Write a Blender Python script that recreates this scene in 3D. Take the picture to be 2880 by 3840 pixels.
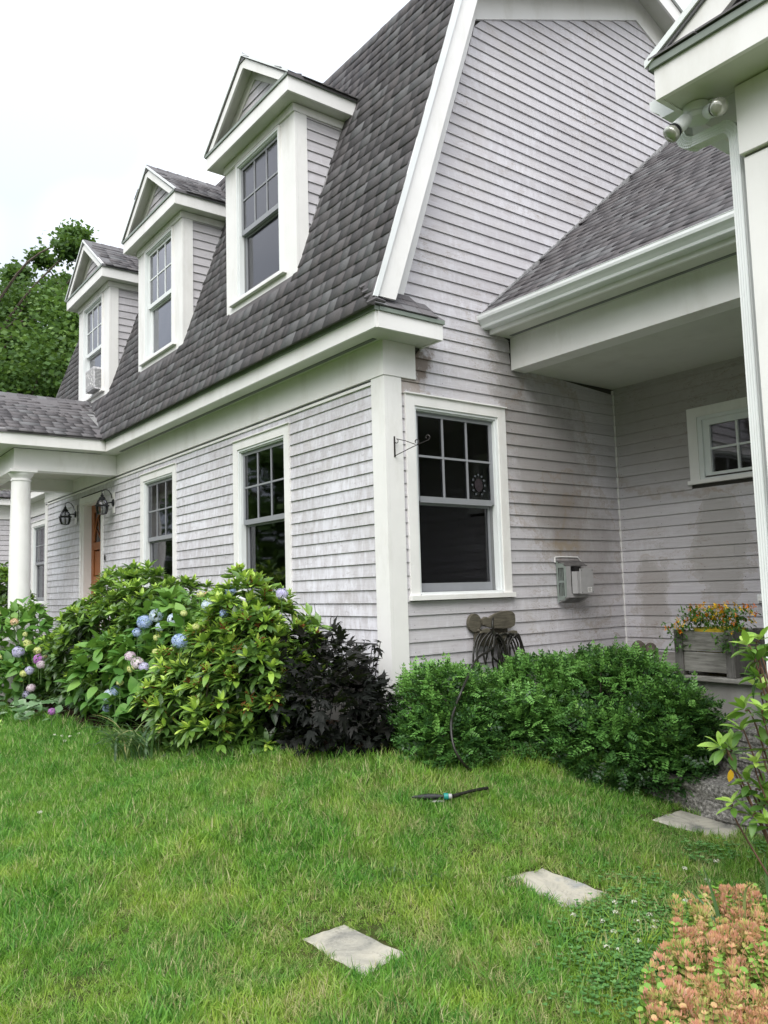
import bpy, bmesh, math, random
import numpy as np
from mathutils import Vector, Matrix
random.seed(7); RNG = np.random.default_rng(7)
PI = math.pi
for o in list(bpy.data.objects): bpy.data.objects.remove(o)
SC = bpy.context.scene
COL = SC.collection

# ---------------------------------------------------------------- camera, sky, sun, exposure
CAM = np.array([5.158676, -3.948412, 1.5])
CR = np.array([0.60120599, 0.79861345, -0.02771134])
CU = np.array([0.09341544, -0.03579904, 0.99498341])
CF = np.array([-0.79361509, 0.60077865, 0.09612543])
FOC = 3034.7
cd = bpy.data.cameras.new('camera'); cam = bpy.data.objects.new('camera', cd); COL.objects.link(cam)
cd.sensor_fit = 'VERTICAL'; cd.sensor_height = 24.0; cd.sensor_width = 18.0; cd.lens = 24.0 * FOC / 3840.0
cd.clip_start = 0.05; cd.clip_end = 1500
cam.matrix_world = Matrix(((CR[0], CU[0], -CF[0], CAM[0]), (CR[1], CU[1], -CF[1], CAM[1]), (CR[2], CU[2], -CF[2], CAM[2]), (0, 0, 0, 1)))
SC.camera = cam
SUN_EL, SUN_AZ = math.radians(50), math.radians(138)      # azimuth clockwise from +y
wd = bpy.data.worlds.new('World'); SC.world = wd; wd.use_nodes = True
wt = wd.node_tree; wt.nodes.clear()
def wn(t, **k):
    n = wt.nodes.new(t)
    for a, b in k.items(): setattr(n, a, b)
    return n
wo = wn('ShaderNodeOutputWorld'); wb = wn('ShaderNodeBackground'); wb.inputs['Strength'].default_value = 0.1
sk = wn('ShaderNodeTexSky'); sk.sky_type = 'NISHITA'; sk.sun_disc = False
sk.sun_elevation = SUN_EL; sk.sun_rotation = SUN_AZ; sk.air_density = 1.0; sk.dust_density = 3.0
tc = wn('ShaderNodeTexCoord'); sp = wn('ShaderNodeSeparateXYZ')
mz = wn('ShaderNodeMath', operation='MAXIMUM'); mz.inputs[1].default_value = 0.0
gr = wn('ShaderNodeMath', operation='MULTIPLY_ADD'); gr.inputs[1].default_value = 2.0; gr.inputs[2].default_value = 1.0
no = wn('ShaderNodeTexNoise'); no.inputs['Scale'].default_value = 1.6; no.inputs['Detail'].default_value = 3.0
cr = wn('ShaderNodeValToRGB'); cr.color_ramp.elements[0].position = 0.40; cr.color_ramp.elements[1].position = 0.60
cr.color_ramp.elements[0].color = (0.46, 0.50, 0.56, 1); cr.color_ramp.elements[1].color = (1, 1, 1, 1)
v1 = wn('ShaderNodeVectorMath', operation='SCALE')
v2 = wn('ShaderNodeVectorMath', operation='SCALE'); v2.inputs['Scale'].default_value = 5.4
mx = wn('ShaderNodeMix', data_type='RGBA'); mx.inputs[0].default_value = 0.92
L = wt.links.new
L(tc.outputs['Generated'], sp.inputs[0]); L(sp.outputs['Z'], mz.inputs[0]); L(mz.outputs[0], gr.inputs[0])
L(tc.outputs['Generated'], no.inputs['Vector']); L(no.outputs['Fac'], cr.inputs[0])
L(cr.outputs[0], v1.inputs[0]); L(gr.outputs[0], v1.inputs['Scale']); L(v1.outputs[0], v2.inputs[0])
L(sk.outputs[0], mx.inputs[6]); L(v2.outputs[0], mx.inputs[7]); L(mx.outputs[2], wb.inputs[0]); L(wb.outputs[0], wo.inputs[0])
sd = bpy.data.lights.new('sun', 'SUN'); sun = bpy.data.objects.new('sun', sd); COL.objects.link(sun)
sd.energy = 1.5; sd.angle = math.radians(50); sd.color = (1.0, 0.97, 0.92)
sdir = Vector((math.sin(SUN_AZ) * math.cos(SUN_EL), math.cos(SUN_AZ) * math.cos(SUN_EL), math.sin(SUN_EL)))
sun.rotation_euler = sdir.to_track_quat('Z', 'Y').to_euler(); sun.location = (0, 0, 30)
SC.view_settings.view_transform = 'Standard'; SC.view_settings.look = 'None'
SC.view_settings.exposure = 1.10; SC.view_settings.gamma = 1.0; SC.view_settings.use_curve_mapping = False
try:
    SC.render.engine = 'CYCLES'; SC.cycles.max_bounces = 6; SC.cycles.transparent_max_bounces = 8
except Exception: pass

# ---------------------------------------------------------------- materials
MATS = {}
class NT:
    def __init__(s, name):
        s.m = bpy.data.materials.new(name); s.m.use_nodes = True; s.t = s.m.node_tree; s.t.nodes.clear()
        s.o = s.t.nodes.new('ShaderNodeOutputMaterial'); MATS[name] = s.m
    def n(s, t, ins=None, **k):
        x = s.t.nodes.new(t)
        for a, b in k.items(): setattr(x, a, b)
        for a, b in (ins or {}).items():
            if hasattr(b, 'is_output') or isinstance(b, bpy.types.NodeSocket): s.t.links.new(b, x.inputs[a])
            else: x.inputs[a].default_value = b
        return x
    def math(s, op, a, b=0.0, c=None, clamp=False):
        x = s.t.nodes.new('ShaderNodeMath'); x.operation = op; x.use_clamp = clamp
        for i, q in enumerate([a, b] + ([c] if c is not None else [])):
            if isinstance(q, (int, float)): x.inputs[i].default_value = q
            else: s.t.links.new(q, x.inputs[i])
        return x.outputs[0]
    def mix(s, f, a, b, mode='MIX'):
        x = s.t.nodes.new('ShaderNodeMix'); x.data_type = 'RGBA'; x.blend_type = mode; x.clamp_factor = True
        for i, q in ((0, f), (6, a), (7, b)):
            if isinstance(q, bpy.types.NodeSocket): s.t.links.new(q, x.inputs[i])
            elif i == 0: x.inputs[0].default_value = q
            else: x.inputs[i].default_value = (*q, 1) if len(q) == 3 else q
        return x.outputs[2]
    def pos(s): return s.n('ShaderNodeNewGeometry').outputs['Position']
    def vec(s, v, sc):
        x = s.t.nodes.new('ShaderNodeVectorMath'); x.operation = 'MULTIPLY'; s.t.links.new(v, x.inputs[0]); x.inputs[1].default_value = sc
        return x.outputs[0]
    def noise(s, v, scale, detail=3, rough=.55, dist=0):
        return s.n('ShaderNodeTexNoise', {'Vector': v, 'Scale': scale, 'Detail': detail, 'Roughness': rough, 'Distortion': dist}).outputs['Fac']
    def ramp(s, f, stops):
        x = s.t.nodes.new('ShaderNodeValToRGB'); s.t.links.new(f, x.inputs[0]); e = x.color_ramp.elements
        while len(e) < len(stops): e.new(.5)
        for q, (p, c) in zip(e, stops): q.position = p; q.color = (c, c, c, 1) if isinstance(c, (int, float)) else (*c, 1)
        return x.outputs[0]
    def map(s, f, a, b): return s.n('ShaderNodeMapRange', {0: f, 1: a, 2: b, 3: 0.0, 4: 1.0}, clamp=True).outputs[0]
    def rnd(s): return s.n('ShaderNodeObjectInfo').outputs['Random']
    def bsdf(s, col, rough=.6, spec=.4, bump=None, bs=.2, bd=.01, **k):
        b = s.n('ShaderNodeBsdfPrincipled')
        if isinstance(col, bpy.types.NodeSocket): s.t.links.new(col, b.inputs['Base Color'])
        else: b.inputs['Base Color'].default_value = (*col, 1)
        if isinstance(rough, bpy.types.NodeSocket): s.t.links.new(rough, b.inputs['Roughness'])
        else: b.inputs['Roughness'].default_value = rough
        b.inputs['Specular IOR Level'].default_value = spec
        for a, q in k.items(): b.inputs[a].default_value = q
        if bump is not None:
            u = s.n('ShaderNodeBump', {'Height': bump, 'Strength': bs, 'Distance': bd}); s.t.links.new(u.outputs[0], b.inputs['Normal'])
        return b.outputs[0]
    def out(s, sh): s.t.links.new(sh, s.o.inputs[0]); return s.m

def m_simple(name, col, rough=.6, var=.12, scale=6, spec=.4, bump=0, dirt=None, **k):
    N = NT(name); p = N.pos(); f = N.noise(p, scale, 4)
    a = tuple(c * (1 - var) for c in col); b = tuple(min(.95, c * (1 + var)) for c in col)
    c = N.mix(N.map(f, .3, .7), a, b)
    if dirt:
        g = N.map(N.noise(N.vec(p, (1, 1, .35)), 3.5, 6, .65), .52, .78)
        c = N.mix(N.math('MULTIPLY', g, dirt[1]), c, dirt[0])
    bm = N.noise(p, scale * 12, 3) if bump else None
    return N.out(N.bsdf(c, rough, spec, bm, bump, .004, **k))
TRIM = m_simple('white_trim_paint', (.79, .785, .775), .5, .035, 3, .35, .05, ((.42, .40, .33), .35))
TRIMC = m_simple('cool_white_vinyl', (.72, .75, .755), .35, .03, 4, .4)
SOFF = m_simple('soffit_paint', (.62, .63, .58), .6, .05, 2, .3, .03, ((.35, .34, .27), .3))
SASH = m_simple('grey_window_sash', (.26, .27, .29), .45, .05, 8)
JAMB = m_simple('grey_jamb', (.16, .165, .17), .5, .06, 8)
CONC = m_simple('concrete', (.33, .32, .30), .85, .15, 5, .2, .4, ((.18, .17, .15), .5))
BLACKM = m_simple('black_metal', (.012, .013, .015), .35, .2, 20, .5)
IRON = m_simple('dark_iron', (.022, .018, .017), .6, .3, 30, .4)
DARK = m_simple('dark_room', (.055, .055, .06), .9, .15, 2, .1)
SHEATH = m_simple('sheathing', (.08, .075, .07), .9, .1, 2, .1)
METAL = m_simple('galvanised_metal', (.32, .37, .34), .38, .12, 12, .5, 0, None, Metallic=.55)
METALG = m_simple('grey_painted_metal', (.36, .355, .36), .5, .08, 14, .4)
SOOT = m_simple('sooty_metal', (.10, .095, .095), .6, .5, 18, .3)
GUTTER = m_simple('gutter_aluminium', (.76, .785, .79), .33, .04, 3, .5, 0, ((.45, .45, .42), .25))
FLASH = m_simple('step_flashing', (.55, .55, .55), .35, .3, 30, .5, 0, None, Metallic=.6)
DRIP = m_simple('drip_edge_metal', (.20, .235, .205), .4, .1, 10, .4)
HOSE = m_simple('garden_hose_rubber', (.012, .0115, .008), .45, .25, 18, .5)
CURT = m_simple('curtain_fabric', (.42, .41, .46), .9, .12, 9, .1)
BULB = m_simple('bulb_glass', (.40, .41, .36), .08, .15, 40, .8, 0, None, Metallic=.35)
YEL = m_simple('yellow_plastic', (.75, .55, .06), .4, .08, 8)
TEAL = m_simple('teal_plastic', (.01, .20, .17), .4, .2, 20)
FAUNA = m_simple('river_stone', (.10, .085, .07), .8, .35, 15, .3, .3)

def m_glass(name, ior=1.6, tint=.55, rough=.012):
    N = NT(name)
    fr = N.n('ShaderNodeFresnel', {'IOR': ior}).outputs[0]
    w = N.n('ShaderNodeBump', {'Height': N.noise(N.pos(), 2.2, 1), 'Strength': .12, 'Distance': .02}).outputs[0]
    g = N.n('ShaderNodeBsdfGlossy', {'Color': (.95, .95, 1, 1), 'Roughness': rough, 'Normal': w}).outputs[0]
    t = N.n('ShaderNodeBsdfTransparent', {'Color': (tint, tint, tint * 1.02, 1)}).outputs[0]
    return N.out(N.n('ShaderNodeMixShader', {0: fr, 1: t, 2: g}).outputs[0])
GLASS = m_glass('window_glass', 1.75, .5, .035)
GLASSU = m_glass('upper_window_glass', 3.4, .5)
GLASSS = m_glass('screened_window_glass', 1.9, .45, .12)
GLASSL = m_glass('lantern_glass', 1.45, .8)

def m_clap(name, blot, stain):
    N = NT(name); p = N.pos()
    sx = N.n('ShaderNodeSeparateXYZ', {0: p}); s = N.math('ADD', sx.outputs[0], sx.outputs[1]); z = sx.outputs[2]
    def sv(a, b): return N.n('ShaderNodeCombineXYZ', {0: N.math('MULTIPLY', s, a), 1: N.math('MULTIPLY', z, b), 2: N.math('MULTIPLY', N.rnd(), 7.0)}).outputs[0]
    grain = N.noise(sv(4, 90), 1, 4, .6)
    drip = N.noise(sv(16, 5), 1, 6, .7, .6)
    big = N.noise(N.vec(p, (1, 1, 1)), .9, 3)
    B_ = 1.16 - .04 * blot
    base = N.mix(N.map(grain, .3, .7), (.400 * B_, .385 * B_, .408 * B_), (.468 * B_, .458 * B_, .480 * B_))
    pale = N.map(N.math('MULTIPLY_ADD', N.math('SUBTRACT', big, .5), .6, drip), .56 - .16 * blot, .80 - .16 * blot)
    c = N.mix(N.math('MULTIPLY', pale, .35 + .6 * blot), base, (.66, .66, .71))
    worn = N.map(N.noise(sv(9, 22), 1, 7, .75, .4), .57, .68)
    c = N.mix(N.math('MULTIPLY', worn, .22 + .38 * blot), c, (.285, .26, .262))
    tone = N.math('MULTIPLY_ADD', N.rnd(), .13, .935)
    c = N.mix(1.0, c, N.n('ShaderNodeCombineXYZ', {0: tone, 1: tone, 2: tone}).outputs[0], 'MULTIPLY')
    yel = N.map(N.noise(sv(2.2, 1.6), 1, 3), .55, .8)
    c = N.mix(N.math('MULTIPLY', yel, .25), c, (.46, .43, .385))
    if stain:
        # tannin runs and mildew, each stain an outline of its own on the boards
        wob = N.n('ShaderNodeTexNoise', {'Vector': p, 'Scale': 5.0, 'Detail': 6.0, 'Roughness': .7})
        wp = N.n('ShaderNodeVectorMath', {0: wob.outputs['Color'], 1: (.5, .5, .5)}, operation='SUBTRACT').outputs[0]
        wp = N.n('ShaderNodeVectorMath', {0: N.vec(wp, (.75, .75, .5)), 1: p}, operation='ADD').outputs[0]
        for (cy, cz, ry, rz, col, amt, edge) in stain:
            q = N.n('ShaderNodeVectorMath', {0: wp, 1: (0, cy, cz) if isinstance(cy, (int, float)) else (cy[0], cy[1], cz)}, operation='SUBTRACT').outputs[0]
            q = N.vec(q, (0, 1 / ry, 1 / rz) if isinstance(cy, (int, float)) else (1 / ry, 0, 1 / rz))
            d = N.n('ShaderNodeVectorMath', {0: q}, operation='LENGTH').outputs['Value']
            inside = N.math('SUBTRACT', 1.0, N.map(d, 1 - edge, 1.0))
            c = N.mix(N.math('MULTIPLY', inside, amt), c, col)
            rim = N.math('MULTIPLY', N.map(d, .90, .97), N.math('SUBTRACT', 1.0, N.map(d, .97, 1.03)))
            c = N.mix(N.math('MULTIPLY', rim, .38), c, (.26, .19, .12))
        n2 = N.noise(N.vec(p, (1.6, 1.6, 4.2)), 1.5, 7, .72, .5)
        ln = N.math('SUBTRACT', 1.0, N.map(N.math('ABSOLUTE', N.math('SUBTRACT', n2, .5)), .0015, .010))
        gate = N.map(N.noise(p, 1.3, 2), .45, .6)
        c = N.mix(N.math('MULTIPLY', N.math('MULTIPLY', ln, gate), .75), c, (.24, .19, .14))
    bm = N.math('ADD', N.math('MULTIPLY', grain, .6), N.math('MULTIPLY', drip, .4))
    return N.out(N.bsdf(c, .72, .25, bm, .35, .004))
CLAPF = m_clap('weathered_clapboard_front', 1.0, None)
MIL = (.22, .195, .175)
CLAPG = m_clap('stained_clapboard_gable', .35, [(.38, 3.42, .14, .26, (.16, .12, .09), .85, .5), (.25, 3.18, .20, .09, (.33, .27, .22), .6, .2),
      (1.42, 3.30, .20, .55, (.27, .25, .24), .6, .3), (1.95, 2.7, .62, .85, (.27, .25, .24), .68, .35), (2.1, 2.1, .38, .5, MIL, .68, .8), (2.5, 1.8, .5, .7, (.28, .255, .245), .6, .5), (2.1, 1.86, .3, .1, (.28, .22, .14), .6, .6)])
CLAPW = m_clap('stained_clapboard_wing', .2, [((.35, 0), 1.35, .2, .45, (.28, .25, .225), .55, .3), ((1.1, 0), 1.8, .3, .55, (.30, .28, .26), .55, .2), ((.9, 0), 3.1, 1.3, .8, (.33, .30, .285), .6, .5)])
CLAPD = m_clap('clapboard_dormer', .15, None)

def m_shingle():
    N = NT('asphalt_shingle'); p = N.pos()
    at = N.n('ShaderNodeAttribute', attribute_name='tone').outputs['Fac']
    t = N.math('FRACT', N.math('ADD', at, N.math('MULTIPLY', N.rnd(), 3.7)))
    c = N.ramp(t, [(0, (.098, .091, .097)), (.3, (.126, .119, .126)), (.55, (.142, .130, .135)), (.8, (.158, .154, .162)), (1, (.190, .192, .200))])
    sp_ = N.noise(p, 420, 2, .6); c = N.mix(N.map(sp_, .35, .7), N.mix(.35, c, (.02, .02, .02)), N.mix(.16, c, (.4, .4, .42)))
    strk = N.map(N.noise(N.vec(p, (5, 5, .8)), 2.0, 4), .5, .75)
    c = N.mix(N.math('MULTIPLY', strk, .25), c, (.16, .16, .165))
    return N.out(N.bsdf(c, .92, .15, sp_, .5, .002))
SHIN = m_shingle()

def m_leaf(name, stops, rough=.42, spec=.45, trans=.22, vein=.0):
    N = NT(name); p = N.pos()
    at = N.n('ShaderNodeAttribute', attribute_name='tone').outputs['Fac']
    f = N.math('ADD', at, N.math('MULTIPLY', N.math('SUBTRACT', N.rnd(), .5), .12))
    f = N.math('ADD', f, N.math('MULTIPLY', N.math('SUBTRACT', N.noise(p, 22, 3), .5), .30))
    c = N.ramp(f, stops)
    b = N.bsdf(c, rough, spec)
    t = N.n('ShaderNodeBsdfTranslucent', {'Color': N.mix(.4, c, (.25, .42, .05))}).outputs[0]
    return N.out(N.n('ShaderNodeMixShader', {0: trans, 1: b, 2: t}).outputs[0])
LRHO = m_leaf('rhododendron_leaf', [(0, (.018, .040, .012)), (.35, (.060, .125, .028)), (.6, (.15, .28, .045)), (.85, (.36, .54, .075)), (1, (.50, .64, .13))], .36, .5, .2)
LHYD = m_leaf('hydrangea_leaf', [(0, (.035, .10, .02)), (.5, (.085, .215, .035)), (1, (.20, .37, .07))], .5, .35, .25)
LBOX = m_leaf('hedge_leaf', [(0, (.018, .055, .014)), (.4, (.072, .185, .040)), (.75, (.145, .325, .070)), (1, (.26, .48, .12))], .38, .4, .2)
LDRK = m_leaf('dark_bugbane_leaf', [(0, (.004, .006, .004)), (.5, (.008, .010, .008)), (1, (.022, .020, .019))], .6, .2, .05)
LTRE = m_leaf('tree_leaf', [(0, (.034, .074, .020)), (.5, (.085, .17, .040)), (1, (.20, .31, .08))], .55, .3, .3)
LBRU = m_leaf('brunnera_leaf', [(0, (.04, .09, .03)), (.4, (.09, .18, .07)), (.7, (.19, .30, .16)), (1, (.34, .44, .30))], .6, .3, .15)
LSTR = m_leaf('strap_leaf', [(0, (.03, .075, .025)), (.6, (.08, .16, .06)), (.9, (.28, .33, .12)), (1, (.5, .42, .2))], .4, .4, .2)
LSED = m_leaf('sedum_leaf', [(0, (.17, .34, .05)), (.28, (.38, .50, .12)), (.48, (.58, .50, .20)), (.65, (.64, .36, .20)), (.85, (.64, .30, .22)), (1, (.72, .46, .33))], .5, .35, .2)
LCLO = m_leaf('clover_leaf', [(0, (.045, .12, .03)), (.5, (.085, .21, .055)), (1, (.16, .32, .10))], .6, .25, .2)
LFOR = m_leaf('foreground_leaf', [(0, (.03, .08, .015)), (.4, (.09, .20, .03)), (.8, (.25, .42, .06)), (1, (.40, .56, .12))], .4, .45, .3)
PET = {}
for nm, stops in dict(blue=[(0, (.32, .43, .76)), (1, (.60, .70, .90))], lavender=[(0, (.50, .46, .72)), (1, (.72, .70, .86))], pinkwhite=[(0, (.62, .44, .58)), (1, (.86, .82, .84))],
        cream=[(0, (.60, .66, .20)), (1, (.82, .82, .46))], purple=[(0, (.38, .12, .46)), (1, (.62, .28, .66))], paleblue=[(0, (.48, .60, .80)), (1, (.84, .88, .90))],
        peach=[(0, (.75, .50, .30)), (1, (.85, .68, .50))], orange=[(0, (.80, .16, .01)), (1, (.85, .30, .02))], yellow=[(0, (.75, .36, .01)), (1, (.85, .58, .06))], white=[(0, (.62, .60, .48)), (1, (.86, .85, .78))]).items():
    PET[nm] = m_leaf('petal_' + nm, stops, .7, .2, .25)
BROWNF = m_leaf('spent_flower', [(0, (.16, .06, .02)), (1, (.36, .17, .07))], .8, .1, .1)

def m_wood(name, a, b, sc=(6, 6, 60), rough=.8):
    N = NT(name); p = N.pos(); g = N.noise(N.vec(p, sc), 1, 6, .7, .8)
    k = N.noise(p, 5, 3)
    c = N.mix(N.map(N.math('ADD', N.math('MULTIPLY', g, .75), N.math('MULTIPLY', k, .25)), .32, .68), a, b)
    return N.out(N.bsdf(c, rough, .25, g, .5, .004))
DOORW = m_wood('oiled_wood_door', (.20, .058, .018), (.42, .15, .045), (30, 30, 3), .35)
GREYW = m_wood('weathered_grey_wood', (.10, .095, .085), (.31, .30, .275), (5, 5, 60))
GREYWV = m_wood('grey_post_shaded_side', (.06, .057, .052), (.20, .19, .18), (60, 60, 5))
DRIFT = m_wood('lichen_grey_wood', (.045, .04, .03), (.16, .145, .11), (70, 9, 90))
BARK = m_wood('bark', (.045, .035, .028), (.14, .115, .09), (30, 30, 8))
STEMG = m_simple('green_stem', (.07, .13, .035), .6, .3, 20)
STEMB = m_simple('brown_stem', (.10, .05, .03), .7, .3, 20)
STEMD = m_simple('dark_stem', (.018, .012, .015), .6, .3, 20)

def m_granite():
    N = NT('granite_block'); p = N.pos()
    f = N.noise(p, 55, 5, .75); g = N.noise(p, 7, 4, .6); v = N.n('ShaderNodeTexVoronoi', {'Vector': p, 'Scale': 26.0}).outputs['Distance']
    c = N.ramp(f, [(.34, (.03, .028, .026)), (.46, (.13, .125, .115)), (.56, (.24, .23, .215)), (.68, (.50, .48, .45))])
    c = N.mix(N.math('MULTIPLY', N.map(g, .5, .7), .55), c, (.10, .095, .08))
    return N.out(N.bsdf(c, .85, .3, N.math('ADD', f, N.math('MULTIPLY', v, .5)), .5, .012))
GRAN = m_granite()
def m_slate():
    N = NT('stepping_stone'); p = N.pos()
    f = N.noise(p, 3.2, 6, .6, 1.2); g = N.noise(p, 60, 4, .7)
    c = N.ramp(f, [(.36, (.13, .13, .12)), (.46, (.28, .27, .23)), (.56, (.40, .375, .31)), (.66, (.24, .25, .25))])
    st = N.math('SUBTRACT', 1.0, N.map(N.math('ABSOLUTE', N.math('SUBTRACT', N.noise(p, 5, 5, .7), .5)), .0, .012))
    c = N.mix(N.math('MULTIPLY', st, .5), c, (.14, .13, .11)); c = N.mix(N.math('MULTIPLY', N.map(g, .45, .7), .25), c, (.5, .48, .42))
    return N.out(N.bsdf(c, .6, .35, N.math('ADD', N.math('MULTIPLY', g, .3), f), .5, .012))
SLATE = m_slate()
def m_ground():
    N = NT('lawn_soil'); p = N.pos(); f = N.noise(p, 1.1, 5, .6); g = N.noise(p, 40, 4, .7)
    c = N.mix(N.map(f, .35, .65), (.030, .050, .012), (.060, .075, .018)); c = N.mix(N.math('MULTIPLY', N.map(g, .45, .65), .6), c, (.055, .040, .022))
    return N.out(N.bsdf(c, .95, .1, g, .6, .02))
SOIL = m_ground()
MULCH = m_simple('bark_mulch', (.035, .022, .014), .95, .6, 45, .1, 1.0)
def m_grass():
    N = NT('grass_blade'); p = N.pos()
    big = N.noise(p, .55, 3, .6); mid = N.noise(p, 2.6, 4, .6); r = N.rnd()
    at = N.n('ShaderNodeAttribute', attribute_name='tone').outputs['Fac']
    lush = N.mix(N.math('ADD', N.math('MULTIPLY', at, .55), N.math('MULTIPLY', r, .45), clamp=True), (.032, .150, .020), (.235, .48, .065))
    yel = N.mix(r, (.21, .38, .035), (.42, .50, .08))
    dead = N.mix(r, (.42, .34, .17), (.58, .50, .28))
    x = N.n('ShaderNodeSeparateXYZ', {0: p}).outputs[0]
    fr = N.map(N.math('ADD', x, N.math('MULTIPLY', N.n('ShaderNodeSeparateXYZ', {0: p}).outputs[1], -.4)), -2.0, 4.0)
    c = N.mix(N.math('MULTIPLY', N.map(mid, .42, .68), N.math('MULTIPLY_ADD', fr, .75, .15)), lush, yel)
    dm = N.math('MULTIPLY', N.map(N.math('ADD', N.noise(p, 5.0, 3), N.math('MULTIPLY', big, .55)), .76, .92), N.math('MULTIPLY_ADD', fr, .8, .1))
    c = N.mix(N.math('MULTIPLY', dm, N.map(at, .35, .75)), c, dead); c = N.mix(N.math('MULTIPLY', N.map(at, .93, .97), .8), c, (.50, .46, .27))
    b = N.bsdf(c, .48, .3); t = N.n('ShaderNodeBsdfTranslucent', {'Color': c}).outputs[0]
    return N.out(N.n('ShaderNodeMixShader', {0: .3, 1: b, 2: t}).outputs[0])
GRASS = m_grass()

# ---------------------------------------------------------------- helpers
def tag(o, label=None, cat=None, group=None, kind=None):
    if label: o['label'] = label
    if cat: o['category'] = cat
    if group: o['group'] = group
    if kind: o['kind'] = kind
    return o
def empty(name, loc, label=None, cat=None, group=None):
    o = bpy.data.objects.new(name, None); COL.objects.link(o); o.location = loc; o.empty_display_size = .2
    return tag(o, label, cat, group)
def wloc(o):
    # world matrix of a thing/part (only empties carry a translation, meshes keep world coordinates)
    return Matrix.Translation(o.location) if o.type == 'EMPTY' else Matrix.Identity(4)
def link(o, parent=None):
    COL.objects.link(o)
    if parent is not None:
        o.parent = parent
        if parent.type == 'EMPTY': o.matrix_parent_inverse = wloc(parent).inverted()
    return o
W = lambda x, y, z: (x, y, z)
FR = lambda s, t, z: (s, -t, z)          # walls facing -y : s = x, t = outwards
GB = lambda s, t, z: (t, s, z)           # walls facing +x : s = y, t = outwards
def frame(ox, oy, oz=0, M=FR):
    return lambda s, t, z: tuple(a + b for a, b in zip(M(s, t, z), (ox, oy, oz)))
WG = frame(0, 2.993)                      # wall of the side wing
class MB:
    def __init__(s): s.v = []; s.f = []
    def add(s, vs, fs):
        n = len(s.v); s.v += [tuple(v) for v in vs]; s.f += [tuple(i + n for i in f) for f in fs]; return s
    def box(s, M, a0, a1, t0, t1, z0, z1):
        vs = [M(a, t, z) for z in (z0, z1) for t in (t0, t1) for a in (a0, a1)]
        return s.add(vs, [(0, 1, 3, 2), (4, 6, 7, 5), (0, 4, 5, 1), (2, 3, 7, 6), (0, 2, 6, 4), (1, 5, 7, 3)])
    def prism(s, M, poly, t0, t1):
        n = len(poly); vs = [M(a, t0, z) for a, z in poly] + [M(a, t1, z) for a, z in poly]
        return s.add(vs, [tuple(range(n)), tuple(range(2 * n - 1, n - 1, -1))] + [(i, (i + 1) % n, (i + 1) % n + n, i + n) for i in range(n)])
    def loft(s, A, B):                     # two congruent rings of 3-d points, closed
        n = len(A); return s.add(list(A) + list(B), [tuple(range(n)), tuple(range(2 * n - 1, n - 1, -1))] + [(i, (i + 1) % n, (i + 1) % n + n, i + n) for i in range(n)])
    def tube(s, pts, r, n=8, cap=True):
        pts = [Vector(p) for p in pts]; rs = r if isinstance(r, (list, tuple)) else [r] * len(pts); rings = []
        up = Vector((0, 0, 1))
        for i, p in enumerate(pts):
            d = (pts[min(i + 1, len(pts) - 1)] - pts[max(i - 1, 0)]).normalized()
            a = d.cross(up)
            if a.length < .1: a = d.cross(Vector((1, 0, 0)))
            a.normalize(); b = d.cross(a).normalized()
            if i and rings:
                pass
            rings.append([p + (a * math.cos(2 * PI * k / n) + b * math.sin(2 * PI * k / n)) * rs[i] for k in range(n)])
        vs = [v for r_ in rings for v in r_]; fs = []
        for i in range(len(pts) - 1):
            for k in range(n): fs.append((i * n + k, i * n + (k + 1) % n, (i + 1) * n + (k + 1) % n, (i + 1) * n + k))
        if cap: fs += [tuple(range(n))[::-1], tuple(range(len(vs) - n, len(vs)))]
        return s.add(vs, fs)
    def lathe(s, M, prof, c=(0, 0), n=20):
        vs = []; fs = []
        for r, z in prof:
            for k in range(n): vs.append(M(c[0] + r * math.cos(2 * PI * k / n), c[1] + r * math.sin(2 * PI * k / n), z))
        for i in range(len(prof) - 1):
            for k in range(n): fs.append((i * n + k, i * n + (k + 1) % n, (i + 1) * n + (k + 1) % n, (i + 1) * n + k))
        fs += [tuple(range(n))[::-1], tuple(range(len(vs) - n, len(vs)))]
        return s.add(vs, fs)
    def build(s, name, mat, parent=None, smooth=False, bevel=0):
        me = bpy.data.meshes.new(name); bm = bmesh.new()
        bv = [bm.verts.new(v) for v in s.v]
        for f in s.f:
            try: bm.faces.new([bv[i] for i in f])
            except ValueError: pass
        bmesh.ops.recalc_face_normals(bm, faces=bm.faces)
        if bevel:
            bmesh.ops.bevel(bm, geom=list(bm.edges), offset=bevel, segments=2, affect='EDGES', profile=.6)
        if smooth:
            for f in bm.faces: f.smooth = True
        bm.to_mesh(me); bm.free(); me.materials.append(mat)
        if smooth and smooth is not True:
            me.set_sharp_from_angle(angle=math.radians(smooth))
        return link(bpy.data.objects.new(name, me), parent)
def box(name, mat, parent, M, *a, bevel=0): return MB().box(M, *a).build(name, mat, parent, bevel=bevel)

def npmesh(name, V, F, mat, tone=None, smooth=True):
    me = bpy.data.meshes.new(name); V = np.asarray(V, np.float32); F = np.asarray(F, np.int32)
    me.vertices.add(len(V)); me.vertices.foreach_set('co', V.ravel())
    k = F.shape[1]; me.loops.add(F.size); me.loops.foreach_set('vertex_index', F.ravel())
    me.polygons.add(len(F)); me.polygons.foreach_set('loop_start', np.arange(0, F.size, k, dtype=np.int32))
    try: me.polygons.foreach_set('loop_total', np.full(len(F), k, np.int32))
    except Exception: pass
    if smooth: me.polygons.foreach_set('use_smooth', np.ones(len(F), bool))
    if tone is not None:
        a = me.attributes.new('tone', 'FLOAT', 'FACE'); a.data.foreach_set('value', np.asarray(tone, np.float32))
    me.materials.append(mat); me.update(calc_edges=True); return me

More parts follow.
